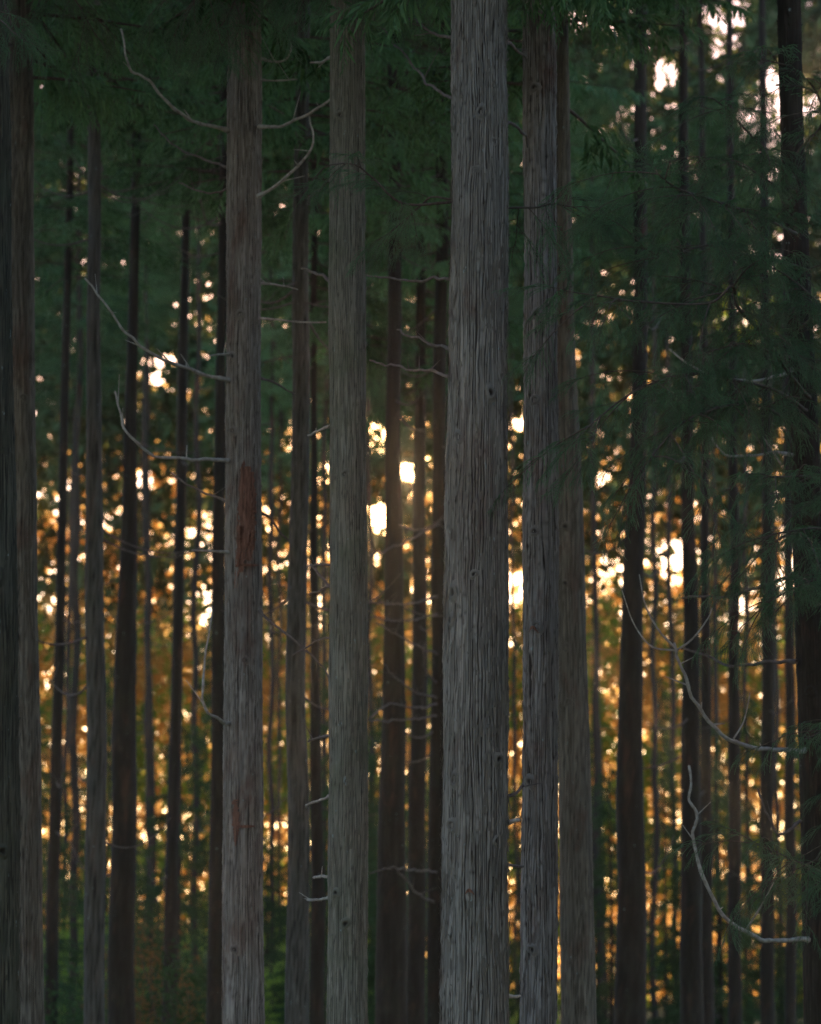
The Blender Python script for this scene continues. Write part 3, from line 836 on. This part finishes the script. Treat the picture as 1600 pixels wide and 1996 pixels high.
B22([(1552, 455, 18.0), (1500, 430, 17), (1420, 400, 16), (1340, 375, 15.4), (1290, 345, 15.1), (1275, 330, 15.1)], .014, .026, 1.2, .15, 9, .5)
B22([(1555, 520, 18.0), (1480, 505, 17), (1380, 480, 16), (1290, 500, 15.5), (1210, 440, 15.2)], .013, .027, 1.2, .15, 9, .5)
B22([(1548, 345, 17.6), (1500, 310, 16.6), (1450, 250, 16), (1410, 205, 15.6), (1380, 190, 15.4)], .011, .030, 1.1, .2, 6, .45)
B22([(1548, 400, 17.6), (1480, 340, 16.8), (1400, 310, 16.0), (1320, 330, 15.6)], .011, .030, 1.1, .2, 6, .45)
B22([(1560, 640, 18.0), (1600, 600, 17), (1560, 560, 16.2), (1500, 520, 15.8), (1440, 500, 15.5)], .012, .028, 1.15, .15, 7, .5)
B22([(1552, 300, 17.8), (1600, 240, 16.6), (1590, 180, 16), (1540, 130, 15.6), (1470, 110, 15.4)], .011, .030, 1.1, .2, 6, .45)
B22([(1570, 700, 17.8), (1520, 690, 16.8), (1450, 670, 16), (1370, 690, 15.6)], .011, .028, 1.1, .15, 6, .5)
B22([(1590, 1010, 18.0), (1640, 960, 16.6), (1590, 930, 15.6), (1530, 930, 15.2), (1480, 925, 15)], .012, .028, 1.1, .2, 6, .5)
B22([(1590, 1070, 18.0), (1640, 1040, 16.6), (1580, 1030, 15.6), (1520, 1040, 15.2), (1475, 1060, 15)], .012, .028, 1.15, .2, 7, .5)
B22([(1592, 1180, 18.0), (1650, 1140, 16.6), (1590, 1130, 15.8), (1520, 1160, 15.4), (1440, 1225, 15.2)], .012, .028, 1.1, .2, 6, .5)
B22([(1605, 1440, 18.0), (1660, 1420, 16.6), (1620, 1420, 15.6), (1570, 1440, 15.2)], .009, .030, 1.0, .2, 4, .45)
B22([(1615, 1740, 18.0), (1650, 1720, 16.4), (1580, 1690, 15.6), (1510, 1660, 15.2), (1450, 1630, 15)], .009, .030, 1.0, .3, 5, .45)
B22([(1600, 1560, 18.0), (1650, 1520, 16.4), (1600, 1660, 15.7), (1540, 1700, 15.5)], .008, .034, 0.9, .3, 3, .45)

D22 = lambda pts, r0, r1, m=M_DEAD_DARK, **k: branch_px(t22, a22.base, pts, r0, r1, m, **k)
D22([(1568, 1462, 18.1), (1520, 1462, 17.9), (1470, 1455, 17.7), (1420, 1437, 17.5), (1380, 1398, 17.4), (1348, 1345, 17.3), (1325, 1290, 17.2), (1313, 1255, 17.2)], .018, .010, M_DEAD,
    forks=[([(1318, 1265, 17.2), (1285, 1230, 17.2), (1258, 1180, 17.2), (1246, 1120, 17.2)], .009), ([(1318, 1268, 17.2), (1350, 1245, 17.2), (1380, 1205, 17.2), (1388, 1185, 17.2)], .008),
           ([(1318, 1268, 17.2), (1270, 1260, 17.2), (1235, 1215, 17.3), (1212, 1150, 17.4)], .008), ([(1430, 1440, 17.5), (1450, 1405, 17.5), (1462, 1350, 17.5)], .007)])
D22([(1575, 1832, 18.1), (1520, 1833, 17.9), (1470, 1822, 17.7), (1425, 1797, 17.5), (1388, 1752, 17.4), (1362, 1690, 17.3), (1352, 1620, 17.3), (1358, 1592, 17.3), (1345, 1550, 17.3), (1342, 1490, 17.3)], .017, .009, M_DEAD,
    forks=[([(1455, 1812, 17.6), (1475, 1780, 17.4), (1495, 1745, 17.3), (1508, 1720, 17.2)], .009)])
D22([(1545, 888, 18), (1505, 885, 17.9), (1440, 890, 17.8), (1410, 880, 17.7), (1385, 850, 17.7)], .012, .007, M_DEAD, forks=[([(1522, 905, 17.9), (1500, 870, 17.8), (1482, 845, 17.7)], .009)])
D22([(1545, 720, 18), (1480, 740, 17.9), (1400, 735, 17.8), (1350, 712, 17.7), (1305, 680, 17.7)], .013, .007, M_DEAD)
D22([(1560, 1600, 18.1), (1520, 1625, 17.9), (1498, 1590, 17.8), (1480, 1540, 17.8)], .011, .006)
D22([(1553, 1290, 18.1), (1480, 1290, 18.4), (1420, 1297, 18.8), (1360, 1270, 19.2), (1330, 1262, 19.4)], .014, .008)
D22([(1545, 1120, 18.2), (1470, 1150, 18.6), (1400, 1165, 19), (1330, 1165, 19.4)], .014, .008)

# boughs that hang into the top of the picture from the left trunks
rb = np.random.RandomState(78)
near_bough(t5, a5.base, [(475, -190, 18.6), (430, -120, 17.8), (400, -50, 17.2), (370, 20, 16.9)], .012, rb, .03, 1.3, .15, 7, .8)
near_bough(t5, a5.base, [(485, -160, 18.6), (480, -60, 17.8), (450, 20, 17.4), (420, 60, 17.2)], .012, rb, .03, 1.3, .15, 6, .8)
near_bough(t2, a2.base, [(40, -150, 20), (90, -80, 19), (140, -10, 18.4), (185, 70, 18)], .012, rb, .034, 1.4, .15, 7, .8)
near_bough(t1, a1.base, [(-20, -120, 13.6), (-30, -20, 13.2), (0, 40, 13), (40, 70, 12.9)], .010, rb, .034, 1.1, .15, 4, .8)
near_bough(t8, a8.base, [(680, -190, 17.2), (660, -110, 16.6), (630, -60, 16.2), (590, -20, 16)], .012, rb, .03, 1.25, .15, 6, .8)
near_bough(t8, a8.base, [(680, -190, 17.2), (700, -100, 16.6), (735, -50, 16.2), (775, -5, 16)], .012, rb, .03, 1.25, .15, 6, .8)
near_bough(t13, a13.base, [(1050, -190, 16.6), (1020, -110, 16.2), (985, -60, 15.9), (960, -20, 15.8)], .010, rb, .034, 1.1, .15, 4, .8)

# ------------------------------------------------------------------ second row: darker trunks behind, each measured in the photograph
def mid_tree(label, ctrl, D, mat, seed, crown_z, nd=6, ztop=20, group=None, cs=1.0, nth=40, dz=0.12, deadz=None):
    a = make_axis(ctrl, D, ztop)
    root = thing('cedar_tree', label, 'tree', tuple(a.base), group)
    obj('trunk', trunk_mesh(a, nth, dz, seed, 0.005, nth > 30, 1.0, 0.03), mat, root)
    rr = np.random.RandomState(seed)
    add_crown(root, a, crown_z, rr, cs)
    z0 = P(800, 1750, D)[2]
    add_deads(root, a, nd, *(deadz or (z0, crown_z)), rr)
    if D < 34: add_deads(root, a, 9, crown_z - 1.2, crown_z + 3.5, rr)
    return root, a

G_MID = 'dim cedar trunks of the second row'
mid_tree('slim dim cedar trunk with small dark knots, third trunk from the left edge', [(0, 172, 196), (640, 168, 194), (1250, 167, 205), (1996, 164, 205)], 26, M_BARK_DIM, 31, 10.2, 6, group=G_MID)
mid_tree('dark cedar trunk with the white sky gap on its right side', [(700, 247, 268), (1000, 238, 267), (1400, 218, 266), (1996, 210, 264)], 33, M_BARK_SHADED, 32, 12.2, 6, group=G_MID)
mid_tree('reddish dark trunk close against the left side of the red-stripped trunk', [(550, 424, 442), (1000, 416, 440), (1996, 403, 438)], 31, M_BARK_SHADED, 33, 10.8, 6, group=G_MID)
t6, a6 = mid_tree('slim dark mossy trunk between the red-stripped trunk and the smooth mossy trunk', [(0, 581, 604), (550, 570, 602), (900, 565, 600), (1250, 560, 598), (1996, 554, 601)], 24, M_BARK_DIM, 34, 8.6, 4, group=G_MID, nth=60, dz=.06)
mid_tree('dark cedar trunk directly below the sun', [(900, 752, 782), (1250, 745, 786), (1650, 735, 791), (1996, 732, 795)], 29, M_BARK_SHADED, 35, 10.4, 6, group=G_MID)
t11, a11 = mid_tree('dark trunk pressed against the left side of the sharp trunk', [(700, 846, 872), (1050, 842, 870), (1996, 830, 868)], 30, M_BARK_SHADED, 36, 9.4, 5, group=G_MID)
mid_tree('dim greenish trunk in the shade right of the trunk below the sun', [(1000, 806, 830), (1400, 800, 832), (1996, 790, 830)], 36, M_BARK_SHADED, 37, 9.2, 5, group=G_MID)
mid_tree('dark cedar trunk first to stand in the golden gap right of the leaning trunk', [(800, 1232, 1262), (1250, 1206, 1250), (1996, 1198, 1262)], 30, M_BARK_SHADED, 38, 13.5, 7, group=G_MID)
mid_tree('broad dark trunk right of the tall white sky gap, behind the curved dead branches', [(900, 1329, 1352), (1250, 1330, 1362), (1996, 1326, 1372)], 32, M_BARK_SHADED, 39, 14, 7, group=G_MID)
mid_tree('dark trunk behind the lower dead branch, right of the broad dark trunk', [(900, 1366, 1382), (1996, 1362, 1392)], 40, M_BARK_SHADED, 40, 17, 5, group=G_MID)
mid_tree('dark slim trunk left of the lower green sprig by the right edge', [(950, 1420, 1440), (1996, 1418, 1446)], 38, M_BARK_SHADED, 41, 17, 5, group=G_MID)
mid_tree('dark slim trunk under the lower green sprig by the right edge', [(1000, 1484, 1507), (1996, 1482, 1510)], 37, M_BARK_SHADED, 42, 17, 5, group=G_MID)
mid_tree('thin dark trunk just left of the right-edge trunk with green boughs', [(1000, 1528, 1546), (1996, 1530, 1552)], 42, M_BARK_SHADED, 43, 18, 4, group=G_MID)
mid_tree('thin dim trunk left of the red-stripped trunk, below its dead branches', [(900, 343, 364), (1250, 335, 357), (1996, 315, 345)], 40, M_BARK_SHADED, 44, 13.0, 5, group=G_MID)
mid_tree('thin dark trunk against the left edge of the smooth mossy trunk', [(1000, 606, 620), (1996, 604, 636)], 35, M_BARK_SHADED, 45, 9.5, 4, group=G_MID)
mid_tree('slightly leaning dark trunk right of the two left-edge trunks', [(1000, 112, 130), (1996, 84, 112)], 38, M_BARK_SHADED, 46, 11.4, 5, group=G_MID)

# curved bare branches fanning between the mossy and the sharp trunk
B11 = lambda pts, r0=.014, r1=.007, m=M_DEAD_DARK, **k: branch_px(t11, a11.base, pts, r0, r1, m, **k)
for pts in ([(855, 1020, 29.9), (800, 1050, 29), (755, 1072, 28), (718, 1083, 27)], [(852, 1163, 29.9), (800, 1177, 29), (750, 1178, 28), (720, 1172, 27)],
            [(852, 1197, 29.9), (800, 1209, 29), (755, 1210, 28), (722, 1203, 27)], [(852, 1275, 29.9), (810, 1258, 29), (760, 1228, 28), (735, 1212, 27)],
            [(850, 1360, 29.9), (805, 1345, 29), (770, 1318, 28), (748, 1295, 27)], [(850, 1372, 29.9), (820, 1380, 29), (760, 1372, 28), (722, 1398, 27)],
            [(850, 1395, 29.9), (800, 1404, 29), (750, 1405, 28), (720, 1402, 27)], [(850, 1330, 29.9), (832, 1310, 29.5), (826, 1280, 29), (828, 1250, 29)],
            [(845, 1758, 29.9), (815, 1742, 29), (790, 1715, 28), (765, 1692, 27.4), (722, 1702, 27)], [(850, 1700, 29.9), (800, 1697, 28.4), (768, 1690, 27.4)]):
    B11(pts)

# ------------------------------------------------------------------ thin far trunks, seen against the glow
FAR_TRUNKS = [
    (142, 52, 'thin far trunk leaning between the slim knotted trunk and the left-edge trunks', 'L'), (118, 70, 'thinnest far trunk beside the left-edge trunks', 'L'),
    (300, 58, 'thin far trunk in the gap under the white sky patch', 'L'), (312, 74, 'very thin far trunk close beside another under the white sky patch', 'L'),
    (376, 52, 'thin far trunk between the thin dim trunk and the red-stripped trunk', 'L'), (285, 80, 'faint far trunk at the right edge of the dark trunk by the sky gap', 'L'),
    (530, 58, 'thin far trunk just right of the red-stripped trunk', 'M'), (545, 76, 'fainter far trunk between the red-stripped trunk and the slim mossy trunk', 'M'),
    (632, 62, 'thin far trunk tight against the left edge of the smooth mossy trunk', 'M'), (725, 66, 'thin far trunk tight against the right edge of the smooth mossy trunk', 'M'),
    (738, 80, 'faint far trunk just left of the dark trunk below the sun', 'M'), (1006, 72, 'thin far trunk in the slit between the sharp and the shaggy trunk', 'M'),
    (1166, 60, 'thin far trunk first to the right of the leaning trunk', 'R'), (1181, 74, 'fainter far trunk second to the right of the leaning trunk', 'R'),
    (1276, 58, 'thin far trunk right beside the first dark trunk of the golden gap', 'R'), (1316, 68, 'thin far trunk just left of the broad dark trunk at the tall sky gap', 'R'),
    (1399, 62, 'thin far trunk behind the curve of the upper dead branch', 'R'), (1458, 66, 'thin far trunk between two dark slim trunks under the green sprig', 'R'),
    (1522, 66, 'thin far trunk beside the thin dark trunk near the right-edge tree', 'R')]
rf = np.random.RandomState(4)
for px, D, lab, g in FAR_TRUNKS:
    w = rf.uniform(0.13, 0.19) * FPX / D
    ln = rf.normal(0, 15)
    a = make_axis([(1000, px + ln - w * .42, px + ln + w * .42), (1996, px - w / 2, px + w / 2)], D, rf.uniform(17, 21))
    root = thing('cedar_tree', lab, 'tree', tuple(a.base), {'L': 'thin far trunks on the left', 'M': 'thin far trunks in the middle', 'R': 'thin far trunks on the right'}[g])
    obj('trunk', trunk_mesh(a, 14, 0.5, 60 + px, 0.004, False, 1, 0.10), M_BARK_SHADED, root)
    cz = (P(800, 540, D)[2] if 230 < px < 380 else P(800, 880, D)[2] if px < 1080 else P(800, 420, D)[2]) + rf.uniform(-2.0, 3.0)
    add_crown(root, a, cz, rf, rf.uniform(0.75, 1.05), False)
    add_deads(root, a, 2, P(800, 1700, D)[2], cz, rf)

# ------------------------------------------------------------------ young evergreens in the half-dark between the trunks
ru = np.random.RandomState(15)
for px, D, h, w, lab in [(350, 46, 7.4, .52, 'young dark cedar behind the thin trunk left of the red-stripped trunk'), (250, 50, 5.2, .5, 'young dark cedar low behind the trunk with the white sky gap'),
                         (110, 44, 4.6, .55, 'young dark cedar low beside the left-edge trunks'), (60, 56, 7.5, .5, 'taller young cedar behind the left-edge trunks'),
                         (770, 48, 5.6, .5, 'young dark cedar in the shade below the sun'), (700, 60, 6.8, .5, 'young cedar hidden behind the smooth mossy trunk'), (845, 44, 8.2, .42, 'young dark cedar behind the left edge of the sharp trunk'),
                         (1395, 50, 7.8, .42, 'young dark cedar behind the curved dead branches on the right'),
                         (1010, 58, 6.0, .35, 'young cedar in the slit between the sharp and the shaggy trunk'), (520, 54, 4.6, .4, 'young cedar right beside the red-stripped trunk'), 
                         (1150, 62, 8.0, .42, 'young cedar behind the right edge of the leaning trunk'),
                         (1455, 66, 9.5, .5, 'tall young cedar far back below the green boughs'), (1570, 58, 8.0, .5, 'young cedar behind the right-edge trunk'), (660, 52, 10.0, .5, 'tall young cedar right behind the smooth mossy trunk'),
                         (795, 40, 6.5, .5, 'nearer young cedar in the deep shade between the mossy and the sharp trunk'), (745, 56, 8.5, .4, 'slender young cedar behind the dark trunk below the sun'), (300, 45, 3.4, .6, 'low young cedar under the thin dim trunk on the left'),
                         (590, 50, 5.5, .45, 'young cedar behind the slim dark mossy trunk'), (1185, 54, 6.8, .35, 'slender young cedar right of the leaning trunk'), (1345, 50, 6.0, .5, 'young cedar behind the broad dark trunk on the right'),
                         (1290, 66, 10.0, .32, 'tall slender young cedar left of the broad dark trunk'), (1490, 58, 5.0, .45, 'low young cedar far back near the right edge'), (210, 60, 8.5, .4, 'tall young cedar between the slim knotted trunk and the sky gap'), (150, 64, 6.0, .45, 'young cedar far back beside the slim knotted trunk'),
                         (420, 60, 9.5, .5, 'taller young cedar behind the left flank of the red-stripped trunk')]:
    x = P(px, 1500, D)[0]; zb = float(zg(x, D))
    root = thing('young_cedar', lab, 'tree', (x, D, zb), 'young cedars under the tall trunks')
    mb = MB(); mb.tube(smooth_path([[0, 0, -.1], [.03, 0, h * .5], [0, 0, h]], 12), np.linspace(.06, .01, 12), 7)
    obj('trunk', mb.mesh('trunk'), M_BARK_SHADED, root)
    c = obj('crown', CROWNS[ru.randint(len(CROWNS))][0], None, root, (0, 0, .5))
    c.material_slots[0].link = 'OBJECT'; c.material_slots[0].material = M_UNDERSTORY_SHADED
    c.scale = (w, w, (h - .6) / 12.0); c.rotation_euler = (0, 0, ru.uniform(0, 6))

# ------------------------------------------------------------------ unseen cedars added around the camera to shade the trunks
for k, (x, y, lab) in enumerate([(6.6, 4, 'right'), (7.4, 9, 'right'), (5.6, -2, 'right'), (2.6, -8, 'behind'), (7.5, -8, 'right'), (-1.5, -11, 'behind'), (4.8, -13, 'behind'), (10.5, 6, 'right'), (10, 14, 'right'),
                               (-8.2, 19, 'left'), (-9.3, 25, 'left'), (-9.5, 32, 'left'), (-12.5, 22, 'left'), (-12.5, 30, 'left'), (8.5, 20, 'right'), (9.5, 27, 'right'), (11, 34, 'right'), (-6.5, -10, 'behind'), (4.0, 1.5, 'right'), (2.0, -3.5, 'behind'), (5.2, 7.6, 'right'), (-5.6, 11.5, 'left'), (-5.6, 16, 'left'), (7.5, 0, 'right'), (9, -4, 'right'), (6.2, 10.8, 'right'), (3.4, -6, 'behind'), (6.0, -5.5, 'right')]):
    root = thing('cedar_tree', {'right': 'unseen cedar added as shade outside the right edge of the picture', 'left': 'unseen cedar added as shade outside the left edge of the picture',
                  'behind': 'unseen cedar added as shade behind the camera'}[lab], 'tree', (x, y, float(zg(x, y))), 'unseen cedars added around the picture to shade the trunks')
    rr = np.random.RandomState(700 + k)
    a = Axis(); a.D = y; a.base = np.array([x, y, float(zg(x, y))]); a.zb = a.base[2] - .2; a.zlo = a.base[2] + 1; a.zhi = 12.0; a.ztop = 19.5
    a.z = np.array([a.zb, 12, 19.5]); a.x = np.array([x, x + rr.normal(0, .15), x]); a.r = np.array([.21, .13, .03])
    obj('trunk', trunk_mesh(a, 20, 0.5, 700 + k, 0.004, False, 1, 0.06), M_BARK_SHADED, root)
    add_crown(root, a, rr.uniform(2.6, 3.4) if (y < 1 or lab == 'right') else rr.uniform(5, 6.5), rr, 1.15)

for k, (x, y, h) in enumerate([(5, -6, 7), (7, -3, 7.5), (7.6, 1, 6.5), (8.6, 5.5, 7), (3, -9, 7), (4, -12, 8), (6.5, -9, 8), (9, 9.5, 7), (7.2, 12, 6), (10, 2, 8), (10, -6, 9), (11, 8, 8), (-7.5, 15, 6), (-8.5, 21, 7), (-9, 28, 7), (-10, 35, 7)]):  # unseen young cedars added as a low screen against horizon light
    root = thing('young_cedar', 'unseen bushy young cedar added outside the picture to block low sky light', 'tree', (x, y, float(zg(x, y))), 'unseen young cedars added to block low sky light')
    mb = MB(); mb.tube(smooth_path([[0, 0, -.1], [.03, 0, h * .5], [0, 0, h]], 12), np.linspace(.06, .01, 12), 7)
    obj('trunk', mb.mesh('trunk'), M_BARK_SHADED, root)
    c = obj('crown', CROWNS[k % len(CROWNS)][0], None, root, (0, 0, .4))
    c.scale = (.85, .85, (h - .5) / 12.0)

# ------------------------------------------------------------------ far wood behind everything: leaves and gaps
def leaf_quads(cen, size, rs, stretch=2.2):
    n = len(cen)
    d = rs.normal(size=(n, 3)); d[:, 2] -= 0.5; d /= np.linalg.norm(d, axis=1)[:, None]
    w = np.cross(d, rs.normal(size=(n, 3))); w /= np.linalg.norm(w, axis=1)[:, None]
    s = size * rs.uniform(0.6, 1.4, n)[:, None]
    V = np.stack([cen - d * s * 0.5, cen + w * s * 0.5 / stretch, cen + d * s * 0.5, cen - w * s * 0.5 / stretch], 1).reshape(-1, 3)
    return V, np.arange(len(V)).reshape(-1, 4)

def far_wood(name, count, D0, D1, z0, z1, dens, size, seed, mat, thr, soft=0.0):
    rs = np.random.RandomState(seed)
    n = count * 4
    y = rs.uniform(D0, D1, n); x = rs.uniform(-0.24, 0.24, n) * y; z = rs.uniform(z0, z1, n)
    py = 998 - FPX * np.tan(np.arctan2(z - CAM_Z, y) - TILT)
    cl = noise(x * 0.55, y * 0.55, z * 0.55) + 0.6 * noise(x * 1.6, y * 1.6, z * 1.6 + 5)
    keep = ((cl > thr) | (rs.rand(n) < soft)) & (rs.rand(n) < np.interp(py, [p for p, _ in dens], [d for _, d in dens]))
    px = 800 + FPX * x / (y * math.cos(TILT) + (z - CAM_Z) * math.sin(TILT))
    for gx_, gy_, a_, b_ in GAPS:
        d_ = ((px - gx_) / a_) ** 2 + ((py - gy_) / b_) ** 2
        keep &= (d_ + 0.8 * cl > 1) | (rs.rand(n) < 0.12)
    c = np.stack([x, y, z], -1)[keep][:count]
    V, F = leaf_quads(c, size, rs)
    o = obj(name, mesh_np(name, V, F, False), mat)
    o['kind'] = 'stuff'
    return o

DENS = [(-600, .35), (300, .5), (450, .85), (700, .8), (850, .6), (1350, .62), (1500, 0.95), (2000, 1)]
# openings in the far foliage where the photograph shows open sky: (px, py, half width, half height)
GAPS = [(1435, 615, 95, 70), (300, 725, 32, 46), (335, 700, 18, 16), (275, 935, 25, 20), (735, 858, 26, 40), (738, 1010, 26, 42), (795, 920, 26, 26), (626, 1195, 12, 42), (1006, 1150, 26, 38), (1010, 820, 16, 14),
        (1312, 1105, 24, 52), (1455, 1180, 16, 22), (1535, 1130, 22, 50), (1175, 935, 22, 16), (1510, 235, 95, 110), (1130, 20, 40, 40), (1420, 20, 60, 40), (1300, 140, 25, 30)]
UP = lambda v: [(-600, v), (1350, v), (1560, 0), (2000, 0)]
for nm, cnt, D0_, D1_, z0_, dn, sz, sd, mt, th_, lb in (
    ('conifer_wood', 70000, 90, 95, 1, [(-600, .9), (600, .9), (750, .95), (860, .74), (1250, .7), (1450, 0), (2000, 0)], 0.55, 12, M_FARCONIFER, -0.1, 'dark wall of conifer foliage far behind the trunks, pierced by glints of sky'),
    ('conifer_wood', 80000, 86, 91, 1, [(-600, 1), (750, .95), (900, .4), (1000, .15), (1300, 0), (2000, 0)], 0.60, 13, M_FARCONIFER, -0.02, 'dark clumped boughs of the far conifer wood'),
    ('sunlit_wood', 26000, 95, 97, 1, [(-600, 0), (780, 0), (950, .8), (1350, .8), (1500, 0), (2000, 0)], 0.55, 16, M_FARLEAF, -0.02, 'large sunlit leaf clumps along the far wood edge'),
    ('sunlit_wood', 120000, 86, 89, -4, [(-600, 0), (1150, 0), (1330, .85), (1600, 1), (2000, 1)], 0.34, 11, M_FARLEAF, -9, 'sunlit golden leaves low in the far wood, glowing between the trunks'),
    ('sunlit_wood', 70000, 97, 100, 1, [(-600, 0), (520, 0), (700, .9), (1500, 1), (1700, 0), (2000, 0)], 0.34, 15, M_FARLEAF, -0.05, 'sunlit leaves of the wood edge glimpsed through the dark conifers'),
    ('sunlit_wood', 44000, 84, 86, -4, [(-600, 0), (1150, 0), (1400, .6), (1650, 1), (2000, 1)], 0.34, 14, M_GREENLEAF, 0.12, 'sunlit yellow-green leaves low in the far wood')):
    fw = far_wood(nm, cnt, D0_, D1_, z0_, 40 if nm == 'conifer_wood' else 28 if sd in (15, 16) else 13, dn, sz, sd, mt, th_, 0.42 if sd == 12 else 0.0)
    fw['label'] = lb; fw['category'] = 'woodland'
# ------------------------------------------------------------------ shrubs and grass in the lower left
def shrub_mesh(seed, w, h, n, size):
    rs = np.random.RandomState(seed)
    p = rs.normal(size=(n, 3)); p /= np.linalg.norm(p, axis=1)[:, None]
    p *= rs.uniform(0.35, 1, n)[:, None] ** 0.6
    p = p * np.array([w / 2, w / 2, h / 2]) + np.array([0, 0, h / 2])
    k = noise(p[:, 0] * 2.2 + seed, p[:, 1] * 2.2, p[:, 2] * 2.2) > -0.12
    p = p[k]; p[:, 2] = np.maximum(p[:, 2], 0.05)
    V, F = leaf_quads(p, size, rs, 1.9)
    m = mesh_np('foliage', V, F, False)
    mb = MB()
    for q in range(9):
        d = rs.normal(size=3) * np.array([w * .3, w * .3, 0]) + np.array([0, 0, h * rs.uniform(.55, .9)])
        mb.tube(smooth_path([[0, 0, -0.1], d * .5 + rs.normal(0, .05, 3), d], 8), np.linspace(.018, .005, 8), 5)
    return m, mb.mesh('stem')

def shrub(label, px, D, w, h, mat, seed, n=2600, size=0.09, group='shrubs under the trees'):
    x = P(px, 1900, D)[0]; z = float(zg(x, D))
    root = thing('shrub', label, 'shrub', (x, D, z), group)
    f, s = shrub_mesh(seed, w, h, n, size)
    obj('foliage', f, mat, root); obj('stem', s, M_TWIG, root)

shrub('rust-coloured shrub in the lower left, catching the low sun', 285, 42, 2.3, 3.6, M_RUSTLEAF, 1, 5200)
shrub('dark green shrub at the foot of the red-stripped trunk', 385, 36, 1.6, 3.3, M_UNDERSTORY_SHADED, 2, 4200)
shrub('dark green bush in the lower left corner between the slim trunk and the edge', 125, 38, 1.6, 2.9, M_UNDERSTORY_SHADED, 3, 3600)
shrub('fresh green bush at the very bottom beside the red-stripped trunk', 545, 52, 1.7, 2.2, M_GREENLEAF, 4, 3200)
shrub('yellow-green bush low on the left behind the slim knotted trunk', 160, 58, 2.4, 2.6, M_GREENLEAF, 5, 3800)
shrub('small dark evergreen shrub halfway up behind the trunk below the sun', 800, 40, 1.8, 4.6, M_UNDERSTORY_SHADED, 6, 4200)

def grass():
    rs = np.random.RandomState(8)
    n = 42000
    y = rs.uniform(40, 90, n); x = rs.uniform(-0.22, 0.06, n) * y
    z = zg(x, y)
    h = rs.uniform(0.12, 0.4, n); a = rs.uniform(0, 6.28, n)
    b = np.stack([x, y, z], -1); w = np.stack([np.cos(a), np.sin(a), 0 * a], -1) * 0.012
    tip = b + np.stack([rs.normal(0, .07, n), rs.normal(0, .07, n), h], -1)
    V = np.stack([b - w, b + w, tip], 1).reshape(-1, 3)
    o = obj('grass', mesh_np('grass', V, np.arange(len(V)).reshape(-1, 3), False), M_GREENLEAF)
    o['kind'] = 'stuff'; o['label'] = 'green grass on the forest floor in the lower left'; o['category'] = 'grass'
grass()

# sunlit broadleaf tree behind the green boughs
def broadleaf(label, px, py, D, w, h, seed):
    p = P(px, py, D)
    zb = float(zg(p[0], D))
    root = thing('broadleaf_tree', label, 'tree', (p[0], D, zb))
    rs = np.random.RandomState(seed)
    H = p[2] - zb
    mb = MB(); mb.tube(smooth_path([[0, 0, -.2], [.1, 0, H * .5], [0, 0, H + h * .3]], 14), np.linspace(.13, .03, 14), 8)
    obj('trunk', mb.mesh('trunk'), M_BARK_SHADED, root)
    n = 9000
    q = rs.normal(size=(n, 3)); q /= np.linalg.norm(q, axis=1)[:, None]; q *= rs.uniform(.2, 1, n)[:, None] ** .5
    q = q * np.array([w / 2, w / 2, h / 2]) + np.array([0, 0, H])
    q = q[noise(q[:, 0] * 1.2, q[:, 1] * 1.2, q[:, 2] * 1.2) > -.1]
    V, F = leaf_quads(q, .30, rs, 1.6)
    obj('crown', mesh_np('crown', V, F, False), M_GREENLEAF, root)
broadleaf('sunlit fresh green broadleaf tree glowing behind the green boughs', 1435, 612, 99, 6.4, 5.0, 5)

# ------------------------------------------------------------------ thin haze added for the warm glow round the sun
hv = np.array([[x, y, z] for x in (-1700, 1700) for y in (-60, 2700) for z in (-5.5, 46)], float)
hf = np.array([[0, 1, 3, 2], [4, 6, 7, 5], [0, 4, 5, 1], [2, 3, 7, 6], [0, 2, 6, 4], [1, 5, 7, 3]])
mh, n, out = new_mat('haze')
vol = n.nodes.new('ShaderNodeVolumePrincipled')
vol.inputs['Color'].default_value = (1.0, 0.9, 0.78, 1)
vol.inputs['Density'].default_value = 0.00042
vol.inputs['Anisotropy'].default_value = 0.9
n.links.new(vol.outputs[0], out.inputs['Volume'])
hz = obj('haze', mesh_np('haze', hv, hf, False), mh)
hz['kind'] = 'stuff'; hz['label'] = 'thin warm haze added for the glow round the sun'; hz['category'] = 'haze'

tri = 0
seen = set()
for o in bpy.data.objects:
    if o.type == 'MESH' and o.data.name not in seen:
        seen.add(o.data.name); tri += sum(len(p.vertices) - 2 for p in []) + len(o.data.loops) - 2 * len(o.data.polygons)
print('TRIANGLES', tri)
if bpy.app.background: pass
